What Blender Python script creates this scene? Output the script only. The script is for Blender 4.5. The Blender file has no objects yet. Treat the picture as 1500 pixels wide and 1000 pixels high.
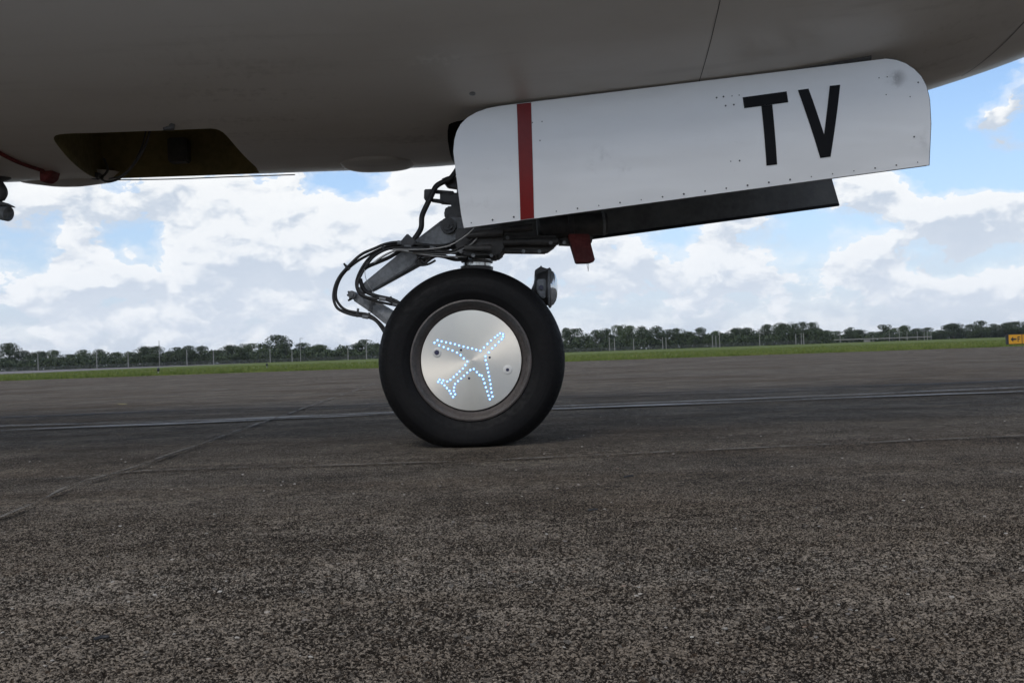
import bpy, bmesh, math, random
import numpy as np
from mathutils import Vector, Matrix
random.seed(11); rng = np.random.default_rng(5)
sc = bpy.context.scene
col = sc.collection
R_ = math.radians

# ------------------------------------------------------------------ camera
EYE = 0.336                       # lens height above the wheel's contact patch (about hub height)
FPX = 1458.0                      # focal length in pixels of a 1500 px wide frame (35 mm)
ROLL, PITCH = R_(1.95), 17 / FPX
F_ = Vector((0, math.cos(PITCH), math.sin(PITCH)))
Rt = Vector((math.cos(ROLL), 0, -math.sin(ROLL))); Rt = (Rt - F_ * Rt.dot(F_)).normalized()
Up = Rt.cross(F_)
cam = bpy.data.cameras.new('camera'); camo = bpy.data.objects.new('camera', cam); col.objects.link(camo)
m = Matrix((Rt, Up, -F_)).transposed().to_4x4(); m.translation = (0, 0, EYE); camo.matrix_world = m
cam.sensor_width = 36; cam.lens = FPX / 1500 * 36; cam.clip_start = .05; cam.clip_end = 9000
sc.camera = camo

def ray(px, py): return Rt * ((px - 750) / FPX) + Up * ((500 - py) / FPX) + F_
def P(px, py, Y):
    """point of the place at distance Y that the photograph shows at (px, py)"""
    d = ray(px, py); return Vector((0, 0, EYE)) + d * (Y / d.y)

# ------------------------------------------------------------------ sky + sun
SUN_EL, SUN_AZ = R_(42), R_(203)      # high, behind the camera and a little left, veiled by thin cloud
w = bpy.data.worlds.new('World'); sc.world = w; w.use_nodes = True
nt = w.node_tree; nt.nodes.clear()

class G:
    """small expression helper over a node tree"""
    def __init__(s, tree): s.t = tree
    def n(s, typ, **kw):
        nd = s.t.nodes.new(typ)
        for k, v in kw.items(): setattr(nd, k, v)
        return nd
    def put(s, sock, v):
        if isinstance(v, bpy.types.NodeSocket): s.t.links.new(v, sock)
        elif v is not None:
            try: sock.default_value = v
            except Exception: sock.default_value = (*v, 1) if len(v) == 3 else v
    def m(s, op, a, b=None, c=None, clamp=False):
        nd = s.n('ShaderNodeMath', operation=op); nd.use_clamp = clamp
        for i, v in enumerate((a, b, c)):
            if v is not None: s.put(nd.inputs[i], v)
        return nd.outputs[0]
    def v(s, op, a, b=None, c=None):
        nd = s.n('ShaderNodeVectorMath', operation=op)
        for i, x in enumerate((a, b, c)):
            if x is not None: s.put(nd.inputs[i], x)
        return nd.outputs['Value'] if op in ('DOT_PRODUCT', 'LENGTH') else nd.outputs[0]
    def noise(s, vec, scale, detail=4, rough=.55, out='Fac', lac=2.0, dist=0):
        nd = s.n('ShaderNodeTexNoise'); s.put(nd.inputs['Vector'], vec)
        nd.inputs['Scale'].default_value = scale; nd.inputs['Detail'].default_value = detail
        nd.inputs['Roughness'].default_value = rough; nd.inputs['Lacunarity'].default_value = lac
        nd.inputs['Distortion'].default_value = dist
        return nd.outputs[out]
    def vor(s, vec, scale, out='Distance', feature='F1', rnd=1):
        nd = s.n('ShaderNodeTexVoronoi', feature=feature); s.put(nd.inputs['Vector'], vec)
        nd.inputs['Scale'].default_value = scale; nd.inputs['Randomness'].default_value = rnd
        return nd.outputs[out]
    def map(s, x, a, b, c=0., d=1., kind='SMOOTHSTEP'):
        nd = s.n('ShaderNodeMapRange', interpolation_type=kind)
        s.put(nd.inputs[0], x)
        for i, q in enumerate((a, b, c, d)): s.put(nd.inputs[1 + i], q)
        return nd.outputs[0]
    def mix(s, f, a, b, blend='MIX'):
        nd = s.n('ShaderNodeMix', data_type='RGBA', blend_type=blend)
        s.put(nd.inputs[0], f)
        for i, q in ((6, a), (7, b)):
            if not isinstance(q, bpy.types.NodeSocket) and len(q) == 3: q = (*q, 1)
            s.put(nd.inputs[i], q)
        return nd.outputs[2]

# cumulus cover: a density field over directions; rounded heaps at chosen bearings plus fractal cover everywhere
BLOBS = [  # px, py, half width px, half height px, strength
 (430, 400, 170, 60, .30), (570, 325, 110, 70, .42), (345, 345, 90, 45, .30), (150, 425, 95, 38, .40), (118, 355, 26, 30, .46),
 (130, 288, 190, 30, .30), (610, 430, 150, 60, .2),
 (1415, 316, 78, 44, .62), (1480, 160, 40, 28, .52), (1290, 292, 58, 18, .34), (925, 380, 74, 34, .38), (1072, 412, 40, 30, .40),
 (1225, 372, 44, 18, .34), (1275, 398, 36, 22, .34), (1390, 436, 100, 22, .36), (1085, 352, 50, 22, .26), (700, 330, 110, 80, .3),
 (200, 348, 60, 30, -.46), (490, 266, 44, 26, -.46), (55, 382, 48, 26, -.36), (1445, 232, 130, 50, -.62), (1340, 130, 90, 60, -.60),
 (1290, 345, 70, 22, -.26), (1180, 342, 50, 30, -.26), (1340, 390, 70, 16, -.22), (990, 360, 40, 40, -.26)]
gt = bpy.data.node_groups.new('cloud_field', 'ShaderNodeTree')
gt.interface.new_socket('Dir', in_out='INPUT', socket_type='NodeSocketVector')
gt.interface.new_socket('Density', in_out='OUTPUT', socket_type='NodeSocketFloat')
gt.interface.new_socket('Slope', in_out='OUTPUT', socket_type='NodeSocketFloat')
g = G(gt); gi = g.n('NodeGroupInput'); go = g.n('NodeGroupOutput')
d0 = gi.outputs[0]
sv = g.v('MULTIPLY', d0, (1, 1, 1.7))
warp = g.noise(sv, 12, 4, .62, 'Color')
wv = g.v('MULTIPLY_ADD', warp, (.11, .11, .085), (-.055, -.055, -.0425))
dw = g.v('ADD', d0, wv)
acc = sl_ = None
for (px, py, hx, hy, a) in BLOBS:
    c = ray(px, py).normalized(); s_ = (FPX / hx, FPX / hx, FPX / hy)
    q = g.v('MULTIPLY_ADD', dw, s_, tuple(-c[i] * s_[i] for i in range(3)))
    e = g.m('MULTIPLY', g.m('POWER', .42, g.v('DOT_PRODUCT', q, q)), a * 1.2)
    t = g.v('DOT_PRODUCT', q, (-.25, 0, 1))
    acc = e if acc is None else g.m('ADD', e, acc)
    sl_ = g.m('MULTIPLY', e, t) if sl_ is None else g.m('MULTIPLY_ADD', e, t, sl_)
big = g.noise(sv, 3.2, 2, .5)
sw = g.v('MULTIPLY_ADD', wv, (.55, .55, .55), sv)
fine = g.noise(sw, 13, 7, .64)
fine2 = g.noise(g.v('ADD', sw, (-.006, 0, .022)), 13, 4, .60)
dens = g.m('MULTIPLY_ADD', big, .70, g.m('MULTIPLY_ADD', fine, 2.2, acc))
g.put(go.inputs[0], g.m('SUBTRACT', dens, 1.485))
g.put(go.inputs[1], g.m('MULTIPLY_ADD', sl_, .55, g.m('SUBTRACT', fine, fine2)))

g = G(nt)
gen = g.n('ShaderNodeTexCoord').outputs['Generated']
dirv = g.v('NORMALIZE', gen)
fld = g.n('ShaderNodeGroup'); fld.node_tree = gt; g.put(fld.inputs[0], dirv)
D0, SLP = fld.outputs[0], fld.outputs[1]
cover = g.m('MAXIMUM', g.map(D0, .02, .11), g.map(D0, -.36, .16, 0, .58))     # firm heaps in a thin veil
lit = g.map(SLP, -.12, .10)
el = g.n('ShaderNodeSeparateXYZ'); g.put(el.inputs[0], dirv); el = el.outputs[2]
body = g.map(D0, .10, .55)                       # thick cores are greyer underneath
shade = g.m('MULTIPLY_ADD', body, -.10, g.m('MULTIPLY_ADD', lit, .80, .14), clamp=True)
cover = g.m('MAXIMUM', cover, g.map(el, .0, .12, .80, .0))
ccol = g.mix(shade, (.47, .54, .64), (.90, .905, .90))
hz = g.map(el, .0, .22, 1, 0)
ccol = g.mix(g.m('MULTIPLY', hz, .45), ccol, (.70, .76, .87))
sky = g.n('ShaderNodeTexSky', sky_type='NISHITA'); sky.sun_disc = False
sky.sun_elevation = SUN_EL; sky.sun_rotation = SUN_AZ; sky.air_density = 1.0; sky.dust_density = 1.0; sky.ozone_density = 3.5
b1 = g.n('ShaderNodeBackground'); g.put(b1.inputs[0], g.mix(g.map(el, .0, .30, .62, .0), sky.outputs[0], (3.0, 3.6, 5.0))); b1.inputs[1].default_value = .11
b2 = g.n('ShaderNodeBackground'); g.put(b2.inputs[0], ccol); b2.inputs[1].default_value = .75
mx = g.n('ShaderNodeMixShader'); g.put(mx.inputs[0], g.m('MULTIPLY', cover, .97)); g.put(mx.inputs[1], b1.outputs[0]); g.put(mx.inputs[2], b2.outputs[0])
ow = g.n('ShaderNodeOutputWorld'); g.put(ow.inputs[0], mx.outputs[0])
sc.world.cycles.sampling_method = 'MANUAL'; sc.world.cycles.sample_map_resolution = 512

sl = bpy.data.lights.new('sun', 'SUN'); sl.energy = .80; sl.angle = R_(20); sl.color = (1, .96, .9)
so = bpy.data.objects.new('sun', sl); col.objects.link(so)
sd = Vector((math.sin(SUN_AZ) * math.cos(SUN_EL), math.cos(SUN_AZ) * math.cos(SUN_EL), math.sin(SUN_EL)))
so.rotation_euler = sd.to_track_quat('Z', 'Y').to_euler()
sc.view_settings.view_transform = 'Standard'; sc.view_settings.look = 'None'
sc.view_settings.exposure = .60; sc.view_settings.gamma = 1; sc.view_settings.use_curve_mapping = False
sc.cycles.use_denoising = True; sc.cycles.use_adaptive_sampling = True; sc.cycles.adaptive_threshold = .02; sc.cycles.max_bounces = 5; sc.cycles.diffuse_bounces = 3; sc.cycles.glossy_bounces = 3; sc.cycles.transparent_max_bounces = 12

# ------------------------------------------------------------------ materials
def mat(name, color=(.5, .5, .5), rough=.5, metal=0, spec=.5, build=None):
    M = bpy.data.materials.new(name); M.use_nodes = True
    b = M.node_tree.nodes['Principled BSDF']
    b.inputs['Base Color'].default_value = (*color, 1); b.inputs['Roughness'].default_value = rough
    b.inputs['Metallic'].default_value = metal; b.inputs['Specular IOR Level'].default_value = spec
    if build: build(G(M.node_tree), b)
    return M
def objco(g): return g.n('ShaderNodeTexCoord').outputs['Object']
def bump(g, b, h, dist, strength=1):
    nd = g.n('ShaderNodeBump'); nd.inputs['Distance'].default_value = dist; nd.inputs['Strength'].default_value = strength
    g.put(nd.inputs['Height'], h); g.put(b.inputs['Normal'], nd.outputs[0])
def worn(c1, c2, scale=8, rough=(.4, .7), amount=1, bmp=0):
    def f(g, b):
        co = objco(g); n = g.noise(co, scale, 6, .62); n2 = g.noise(co, scale * 7, 4, .6)
        k = g.map(g.m('MULTIPLY_ADD', n2, .45, g.m('MULTIPLY', n, .75)), .42, .78, 0, amount)
        g.put(b.inputs['Base Color'], g.mix(k, c1, c2))
        g.put(b.inputs['Roughness'], g.map(n2, .3, .7, rough[0], rough[1]))
        if bmp: bump(g, b, n2, bmp)
    return f

def apron_mat(g, b):
    co = objco(g)
    # paste and aggregate
    vcol = g.n('ShaderNodeTexVoronoi'); g.put(vcol.inputs['Vector'], g.v('ADD', co, g.v('MULTIPLY', g.noise(co, 90, 3, .6, 'Color'), (.012, .012, .0)))); vcol.inputs['Scale'].default_value = 150
    cell = g.n('ShaderNodeSeparateColor'); g.put(cell.inputs[0], vcol.outputs['Color'])
    cr = cell.outputs[0]; cg = cell.outputs[1]
    n1 = g.noise(co, 185, 3, .70); n2 = g.noise(co, 420, 2, .7); n3 = g.noise(co, 26, 4, .6); n4 = g.noise(co, 2.6, 5, .6); n5 = g.noise(co, .35, 4, .55)
    st = g.noise(g.v('MULTIPLY', co, (.045, 1.15, 1)), 1.3, 6, .62)       # wear running along the taxi direction
    st2 = g.noise(g.v('MULTIPLY', co, (.10, 3.2, 1)), 2.0, 4, .6)
    paste = g.m('ADD', g.m('MULTIPLY', n1, .80), g.m('ADD', g.m('MULTIPLY', n2, .55), g.m('MULTIPLY', n3, .18)))
    paste = g.m('ADD', paste, g.m('MULTIPLY_ADD', n4, .18, g.m('MULTIPLY', st, .12)))
    at = g.n('ShaderNodeAttribute'); at.attribute_name = 'relief'
    paste = g.m('MULTIPLY_ADD', at.outputs['Fac'], .055, paste)      # colour follows the relief: raised tops paler, pits darker
    k = g.map(paste, .865, 1.05)
    c = g.mix(k, (.0215, .0174, .0136), (.360, .308, .248))
    gr = g.map(cr, .80, 1.0, 0, 1, 'LINEAR'); tint = g.mix(cg, (.085, .058, .038), (.12, .11, .098))
    c = g.mix(g.m('MULTIPLY', gr, .75), c, tint)
    bright = g.map(cg, .990, .995); c = g.mix(g.m('MULTIPLY', bright, .5), c, (.26, .245, .22))
    # dark and rusty stains, streaks
    c = g.mix(g.map(st, .42, .68, 0, .75), c, (.56, .50, .44), 'MULTIPLY')
    c = g.mix(g.map(st2, .56, .78, 0, .7), c, (1.5, 1.45, 1.38), 'MULTIPLY')
    c = g.mix(g.map(n5, .42, .66, 0, .8), c, (.66, .60, .54), 'MULTIPLY')
    spot = g.vor(g.v('ADD', co, g.v('MULTIPLY', g.noise(co, 3, 4, .6, 'Color'), (.5, .5, 0))), .9); c = g.mix(g.map(spot, .03, .16, .75, 0), c, (.48, .44, .41), 'MULTIPLY')   # oil spots
    rust = g.noise(co, 5.3, 4, .6); c = g.mix(g.map(rust, .66, .78, 0, .35), c, (.085, .046, .026))
    g.put(b.inputs['Base Color'], c); b.inputs['Roughness'].default_value = .95; b.inputs['Specular IOR Level'].default_value = .08
    h = g.m('MULTIPLY_ADD', n2, .5, n1)
    bump(g, b, h, .006, .9)
M = {}
M['apron'] = mat('worn_apron_concrete', build=apron_mat)
def line_mat(c1, c2, lo, hi, stretch=.25):
    def f(g, b):
        co = objco(g)
        n = g.m('MULTIPLY_ADD', g.noise(g.v('MULTIPLY', co, (stretch, 1, 1)), 3.2, 6, .68), .7, g.m('MULTIPLY', g.noise(co, 60, 4, .65), .3))
        g.put(b.inputs['Base Color'], g.mix(g.noise(co, 45, 4, .6), c1, c2)); b.inputs['Roughness'].default_value = .9
        g.put(b.inputs['Alpha'], g.map(n, lo, hi))
    return f
M['white_line'] = mat('worn_white_paint', build=line_mat((.22, .21, .195), (.38, .36, .335), .42, .58))
M['dark_band'] = mat('dark_tyre_scuffs', build=line_mat((.022, .020, .019), (.038, .034, .032), .44, .68, .12))
M['sealant'] = mat('joint_sealant', build=line_mat((.11, .098, .082), (.24, .215, .18), .42, .56, 1))
M['yellow_fleck'] = mat('worn_yellow_paint', build=line_mat((.30, .24, .08), (.4, .33, .1), .46, .60, .4))
M['crack'] = mat('dark_joint_gap', build=line_mat((.012, .011, .010), (.03, .028, .026), .42, .55, 1))
M['far_paving'] = mat('pale_far_paving', build=worn((.13, .115, .112), (.18, .16, .155), .2, (.9, .95)))
def grass_mat(g, b):
    co = objco(g); n = g.noise(g.v('MULTIPLY', co, (.25, 1, 1)), .12, 6, .65); n2 = g.noise(co, 3, 5, .7)
    c = g.mix(g.map(n, .35, .65), (.080, .112, .027), (.126, .150, .045)); c = g.mix(g.map(n2, .4, .75, 0, .5), c, (.16, .18, .045))
    g.put(b.inputs['Base Color'], c); b.inputs['Roughness'].default_value = .95; b.inputs['Specular IOR Level'].default_value = .1
    bump(g, b, n2, .08)
M['grass'] = mat('mown_grass', build=grass_mat)
def blade_mat(g, b):
    co = objco(g); oi = g.noise(co, .5, 3, .6); n = g.noise(co, 9, 2, .6)
    c = g.mix(g.map(oi, .35, .65), (.084, .120, .027), (.140, .166, .048)); c = g.mix(g.map(n, .55, .75, 0, .6), c, (.20, .20, .06)); c = g.mix(g.map(g.noise(co, .07, 4, .6), .52, .68, 0, .6), c, (.19, .165, .075))
    g.put(b.inputs['Base Color'], c); b.inputs['Roughness'].default_value = .95; b.inputs['Specular IOR Level'].default_value = .1
M['blade'] = mat('grass_blades', build=blade_mat)
def fus_mat(g, b):
    co = objco(g)
    n = g.noise(g.v('MULTIPLY', co, (.35, 1, 1)), 2.2, 7, .62); s = g.noise(g.v('MULTIPLY', co, (.12, 2.2, 2.2)), 5, 6, .6); f = g.noise(co, 40, 4, .6)
    c = g.mix(g.map(n, .35, .7, 0, .55), (.62, .585, .54), (.52, .475, .42))
    c = g.mix(g.map(s, .55, .75, 0, .35), c, (.38, .345, .305)); c = g.mix(g.map(f, .62, .8, 0, .2), c, (.40, .37, .33))
    for (q_, rad, am, cc) in (((-.21, 3.17, 1.27), .16, .5, (.80, .77, .72)), ((-.85, 3.35, 1.19), .5, .45, (.30, .265, .225)), ((-.3, 3.6, 1.13), .35, .5, (.33, .29, .25)), ((1.5, 3.5, 1.33), .5, .4, (.36, .32, .27))):
        dd = g.v('LENGTH', g.v('SUBTRACT', co, q_)); c = g.mix(g.m('MULTIPLY', g.map(dd, 0, rad, 1, 0), g.map(g.m('MULTIPLY_ADD', s, .6, g.m('MULTIPLY', f, .45)), .52, .66, 0, am)), c, cc)
    g.put(b.inputs['Base Color'], c); g.put(b.inputs['Roughness'], g.map(n, .3, .7, .32, .46))
    b.inputs['Coat Weight'].default_value = .25; b.inputs['Coat Roughness'].default_value = .2
M['fuselage'] = mat('dirty_white_aircraft_paint', build=fus_mat)
def door_mat(g, b):
    co = objco(g); n = g.noise(g.v('MULTIPLY', co, (.6, 1, 1.4)), 5, 6, .62); s = g.noise(co, 19, 5, .62); big = g.noise(co, 1.3, 3, .5)
    c = g.mix(g.map(n, .42, .75, 0, .35), (.80, .80, .79), (.70, .70, .695)); c = g.mix(g.map(s, .69, .80, 0, .45), c, (.42, .41, .40))
    c = g.mix(g.map(big, .4, .7, 0, .2), c, (.72, .71, .69))
    for (px_, py_, rad, am) in ((1312, 114, .05, .75), (880, 236, .07, .35), (915, 245, .05, .30), (1345, 205, .08, .3), (700, 300, .10, .2)):
        q_ = P(px_, py_, 3.4); dd = g.v('LENGTH', g.v('SUBTRACT', co, tuple(q_)))
        c = g.mix(g.m('MULTIPLY', g.map(dd, 0, rad, 1, 0), g.map(g.m('MULTIPLY_ADD', n, .5, g.m('MULTIPLY', s, .6)), .52, .70, 0, am)), c, (.20, .19, .185))
    g.put(b.inputs['Base Color'], c); g.put(b.inputs['Roughness'], g.map(s, .3, .7, .28, .42))
    bump(g, b, g.noise(g.v('MULTIPLY', co, (.35, 1, 1.6)), 4.5, 2, .5), .02, .5)
M['door'] = mat('white_door_paint', build=door_mat)
M['red'] = mat('red_stripe_paint', spec=.3, build=worn((.19, .008, .007), (.16, .010, .009), 9, (.35, .5)))
M['black_paint'] = mat('black_letter_paint', spec=.15, build=worn((.006, .006, .007), (.010, .010, .011), 9, (.55, .7)))
M['rivet'] = mat('dark_rivet', (.06, .06, .065), .5, .3)
M['seal'] = mat('black_rubber_seal', (.012, .012, .013), .6)
M['inner'] = mat('dark_inner_door_skin', build=worn((.11, .107, .102), (.17, .165, .155), 6, (.28, .5), 1, .002))
M['bay'] = mat('olive_bay_lining', build=worn((.26, .21, .08), (.17, .14, .055), 6, (.6, .8)))
M['well'] = mat('dark_wheel_well', build=worn((.03, .028, .026), (.06, .055, .05), 6, (.6, .8)))
def tyre_mat(g, b):
    co = objco(g); n = g.noise(co, 12, 6, .65); n2 = g.noise(co, 70, 4, .6)
    xyz = g.n('ShaderNodeSeparateXYZ'); g.put(xyz.inputs[0], co)
    rr = g.m('SQRT', g.m('ADD', g.m('POWER', g.m('ABSOLUTE', xyz.outputs[0]), 2), g.m('POWER', g.m('ABSOLUTE', xyz.outputs[2]), 2)))
    cx = g.n('ShaderNodeCombineXYZ'); g.put(cx.inputs[0], rr); g.put(cx.inputs[1], g.m('MULTIPLY', g.m('ARCTAN2', xyz.outputs[2], xyz.outputs[0]), .01))
    ring = g.noise(cx.outputs[0], 110, 3, .6)
    c = g.mix(g.map(n, .45, .75, 0, .8), (.0055, .0053, .0056), (.010, .0093, .009)); c = g.mix(g.map(ring, .60, .78, 0, .5), c, (.017, .0155, .0145))
    g.put(b.inputs['Base Color'], c); g.put(b.inputs['Roughness'], g.map(n2, .3, .7, .52, .74)); b.inputs['Specular IOR Level'].default_value = .16
    bump(g, b, g.m('MULTIPLY_ADD', ring, .6, g.m('MULTIPLY', n2, .35)), .0015)
M['tyre'] = mat('black_tyre_rubber', build=tyre_mat)
M['rim'] = mat('grey_brown_wheel_paint', build=worn((.088, .074, .067), (.050, .042, .039), 14, (.40, .6)))
def cover_mat(g, b):
    co = objco(g)
    tg = g.n('ShaderNodeTangent', direction_type='RADIAL', axis='Y'); g.put(b.inputs['Tangent'], tg.outputs[0])
    xyz = g.n('ShaderNodeSeparateXYZ'); g.put(xyz.inputs[0], co)
    rr = g.v('LENGTH', co); cx = g.n('ShaderNodeCombineXYZ'); g.put(cx.inputs[0], rr)
    ring = g.noise(cx.outputs[0], 900, 3, .6); n = g.noise(co, 11, 5, .6)
    g.put(b.inputs['Base Color'], g.mix(g.map(n, .4, .7, 0, .6), (.80, .755, .67), (.73, .69, .62)))
    g.put(b.inputs['Roughness'], g.map(ring, .3, .7, .36, .46)); b.inputs['Metallic'].default_value = 1
    b.inputs['Anisotropic'].default_value = .70
M['cover'] = mat('turned_aluminium_cover', build=cover_mat)
M['washer'] = mat('pale_nylon_washer', (.62, .61, .58), .45)
M['hole'] = mat('dark_blue_screw_hole', (.03, .03, .07), .3)
def led_mat(g, b):
    b.inputs['Base Color'].default_value = (.5, .8, .9, 1)
    b.inputs['Emission Color'].default_value = (.36, .76, 1.0, 1); b.inputs['Emission Strength'].default_value = 1.25
M['led'] = mat('lit_blue_white_led', build=led_mat)
M['metal'] = mat('grey_gear_metal', build=worn((.31, .315, .315), (.15, .15, .15), 10, (.38, .6), 1, .001))
M['dark_metal'] = mat('dark_greasy_metal', build=worn((.045, .043, .042), (.09, .085, .08), 10, (.35, .6), 1, .001))
M['chrome'] = mat('polished_chrome', (.50, .50, .49), .22, 1)
M['hose'] = mat('black_rubber_hose', build=worn((.020, .019, .019), (.05, .046, .042), 20, (.4, .65)))
M['steel_hose'] = mat('braided_steel_hose', (.42, .41, .39), .38, .8)
M['red_dark'] = mat('faded_red_fabric', build=worn((.16, .022, .018), (.09, .016, .014), 12, (.7, .9)))
M['lens'] = mat('lamp_glass', (.70, .72, .74), .08, .7)
M['leaf_dark'] = mat('leaves_dark', build=worn((.020, .034, .012), (.040, .060, .018), .45, (.6, .8)))
M['leaf_mid'] = mat('leaves_mid', build=worn((.034, .056, .016), (.062, .088, .026), .45, (.6, .8)))
M['leaf_pale'] = mat('leaves_pale', build=worn((.060, .085, .026), (.095, .12, .040), .45, (.6, .8)))
M['bark'] = mat('grey_bark', build=worn((.07, .06, .05), (.12, .105, .09), 2, (.8, .9)))
M['pole'] = mat('pale_galvanised_pole', build=worn((.22, .215, .205), (.16, .155, .15), 1, (.5, .7)))
M['fence'] = mat('grey_chain_link', build=worn((.038, .042, .040), (.06, .065, .06), 1, (.6, .8)))
M['hill'] = mat('wooded_hill', build=worn((.030, .050, .026), (.055, .078, .036), .02, (.9, .95)))
M['sign_yellow'] = mat('yellow_sign_face', build=worn((.60, .29, .010), (.52, .24, .008), 4, (.4, .6)))
M['sign_black'] = mat('black_sign_case', (.02, .02, .022), .5)
def stone_mat(g, b):
    v = g.n('ShaderNodeTexVoronoi'); g.put(v.inputs['Vector'], objco(g)); v.inputs['Scale'].default_value = 30
    sp = g.n('ShaderNodeSeparateColor'); g.put(sp.inputs[0], v.outputs['Color'])
    g.put(b.inputs['Base Color'], g.mix(sp.outputs[0], g.mix(sp.outputs[1], (.16, .09, .05), (.10, .095, .09)), (.44, .41, .36))); b.inputs['Roughness'].default_value = .85
M['stone'] = mat('mixed_stone_chips', build=stone_mat)
M['concrete_pale'] = mat('pale_concrete', build=worn((.20, .195, .18), (.15, .145, .14), .5, (.8, .9)))

# ------------------------------------------------------------------ mesh helpers
def link(name, me, m=None, parent=None, smooth=False):
    o = bpy.data.objects.new(name, me); col.objects.link(o)
    if m is not None and not me.materials: me.materials.append(M[m] if isinstance(m, str) else m)
    if smooth:
        me.polygons.foreach_set('use_smooth', [True] * len(me.polygons)); 
        try: me.set_sharp_from_angle(angle=R_(38))
        except Exception: pass
    if parent is not None: o.parent = parent
    return o
def pyd(V, F):
    me = bpy.data.meshes.new('m'); me.from_pydata([tuple(v) for v in V], [], F); me.validate(); me.update(); return me
def fixn(me):
    bm = bmesh.new(); bm.from_mesh(me); bmesh.ops.recalc_face_normals(bm, faces=bm.faces[:]); bm.to_mesh(me); bm.free(); return me
def tag(o, label=None, cat=None, group=None, kind=None):
    for k, v in (('label', label), ('category', cat), ('group', group), ('kind', kind)):
        if v: o[k] = v
    return o
def empty(name, loc=(0, 0, 0), parent=None):
    o = bpy.data.objects.new(name, None); o.location = loc; col.objects.link(o); o.empty_display_size = .1
    if parent is not None: o.parent = parent
    return o
def smoothpath(pts, n=6):
    pts = [Vector(p) for p in pts]; out = []
    for i in range(len(pts) - 1):
        p0 = pts[max(i - 1, 0)]; p1 = pts[i]; p2 = pts[i + 1]; p3 = pts[min(i + 2, len(pts) - 1)]
        for k in range(n):
            t = k / n
            out.append(.5 * ((2 * p1) + (p2 - p0) * t + (2 * p0 - 5 * p1 + 4 * p2 - p3) * t * t + (3 * p1 - p0 - 3 * p2 + p3) * t ** 3))
    return out + [pts[-1]]
def tube(pts, r, seg=8):
    pts = [Vector(p) for p in pts]; V = []; Fc = []; nrm = None
    for i, p in enumerate(pts):
        t = (pts[min(i + 1, len(pts) - 1)] - pts[max(i - 1, 0)]).normalized()
        if nrm is None: nrm = t.orthogonal().normalized()
        nrm = (nrm - t * nrm.dot(t)).normalized(); b = t.cross(nrm)
        rr = r[i] if isinstance(r, (list, tuple)) else r
        for k in range(seg):
            a = 2 * math.pi * k / seg; V.append(p + (nrm * math.cos(a) + b * math.sin(a)) * rr)
    for i in range(len(pts) - 1):
        for k in range(seg):
            Fc.append((i * seg + k, i * seg + (k + 1) % seg, (i + 1) * seg + (k + 1) % seg, (i + 1) * seg + k))
    Fc.append(tuple(range(seg))[::-1]); Fc.append(tuple(range((len(pts) - 1) * seg, len(pts) * seg)))
    return V, Fc
def lathe(prof, axis_o, axis_d, seg=64, close=True):
    """prof: (radius, along)"""
    d = Vector(axis_d).normalized(); u = d.orthogonal().normalized(); v = d.cross(u); o = Vector(axis_o); V = []; Fc = []
    for (r, a) in prof:
        for k in range(seg):
            t = 2 * math.pi * k / seg; V.append(o + d * a + (u * math.cos(t) + v * math.sin(t)) * r)
    for i in range(len(prof) - 1):
        for k in range(seg):
            Fc.append((i * seg + k, i * seg + (k + 1) % seg, (i + 1) * seg + (k + 1) % seg, (i + 1) * seg + k))
    if close:
        Fc.append(tuple(range(seg))[::-1]); Fc.append(tuple(range((len(prof) - 1) * seg, len(prof) * seg)))
    return V, Fc
def prism(poly, hw, bev=0):
    """poly: points (Vector) facing -Y; hw: half width in Y, one value or one each"""
    n = len(poly); hw = hw if isinstance(hw, (list, tuple)) else [hw] * n
    V = [p + Vector((0, -h, 0)) for p, h in zip(poly, hw)] + [p + Vector((0, h, 0)) for p, h in zip(poly, hw)]
    Fc = [tuple(range(n)), tuple(range(n, 2 * n))[::-1]] + [(i, i + n, (i + 1) % n + n, (i + 1) % n) for i in range(n)]
    me = fixn(pyd(V, Fc))
    if bev:
        bm = bmesh.new(); bm.from_mesh(me)
        bmesh.ops.bevel(bm, geom=bm.edges[:], offset=bev, segments=2, affect='EDGES', clamp_overlap=True)
        bm.to_mesh(me); bm.free()
    return me
def box(c, s, bev=0):
    bm = bmesh.new(); bmesh.ops.create_cube(bm, size=1); bmesh.ops.scale(bm, vec=s, verts=bm.verts); bmesh.ops.translate(bm, vec=c, verts=bm.verts)
    if bev: bmesh.ops.bevel(bm, geom=bm.edges[:], offset=bev, segments=2, affect='EDGES')
    me = bpy.data.meshes.new('b'); bm.to_mesh(me); bm.free(); return me
def merge(*parts):
    V = []; Fc = []
    for (v, f) in parts:
        o = len(V); V += [tuple(x) for x in v]; Fc += [tuple(i + o for i in q) for q in f]
    return fixn(pyd(V, Fc))
ORD = ['first', 'second', 'third', 'fourth', 'fifth', 'sixth', 'seventh', 'eighth', 'ninth', 'tenth', 'eleventh', 'twelfth', 'thirteenth', 'fourteenth',
       'fifteenth', 'sixteenth', 'seventeenth', 'eighteenth', 'nineteenth']
TENS = {2: 'twent', 3: 'thirt', 4: 'fort', 5: 'fift', 6: 'sixt'}
def ordinal(i):                       # 0 -> first
    n = i + 1
    if n < 20: return ORD[n - 1]
    t, u = divmod(n, 10); return TENS[t] + 'ieth' if u == 0 else TENS[t] + 'y-' + ORD[u - 1]

# ------------------------------------------------------------------ ground
EDGE = 60.0
def gz(y):
    """height of the paving / field: apron falls away for drainage, the field is nearly level"""
    return float(np.interp(y, [-500, -20, 22, 40, EDGE, 150, 420, 900, 6000], [-.2, .10, -.22, -.272, -.294, -.25, -.16, -.3, -1.5])) + (0.0445 - 0.0 if False else 0)
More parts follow.
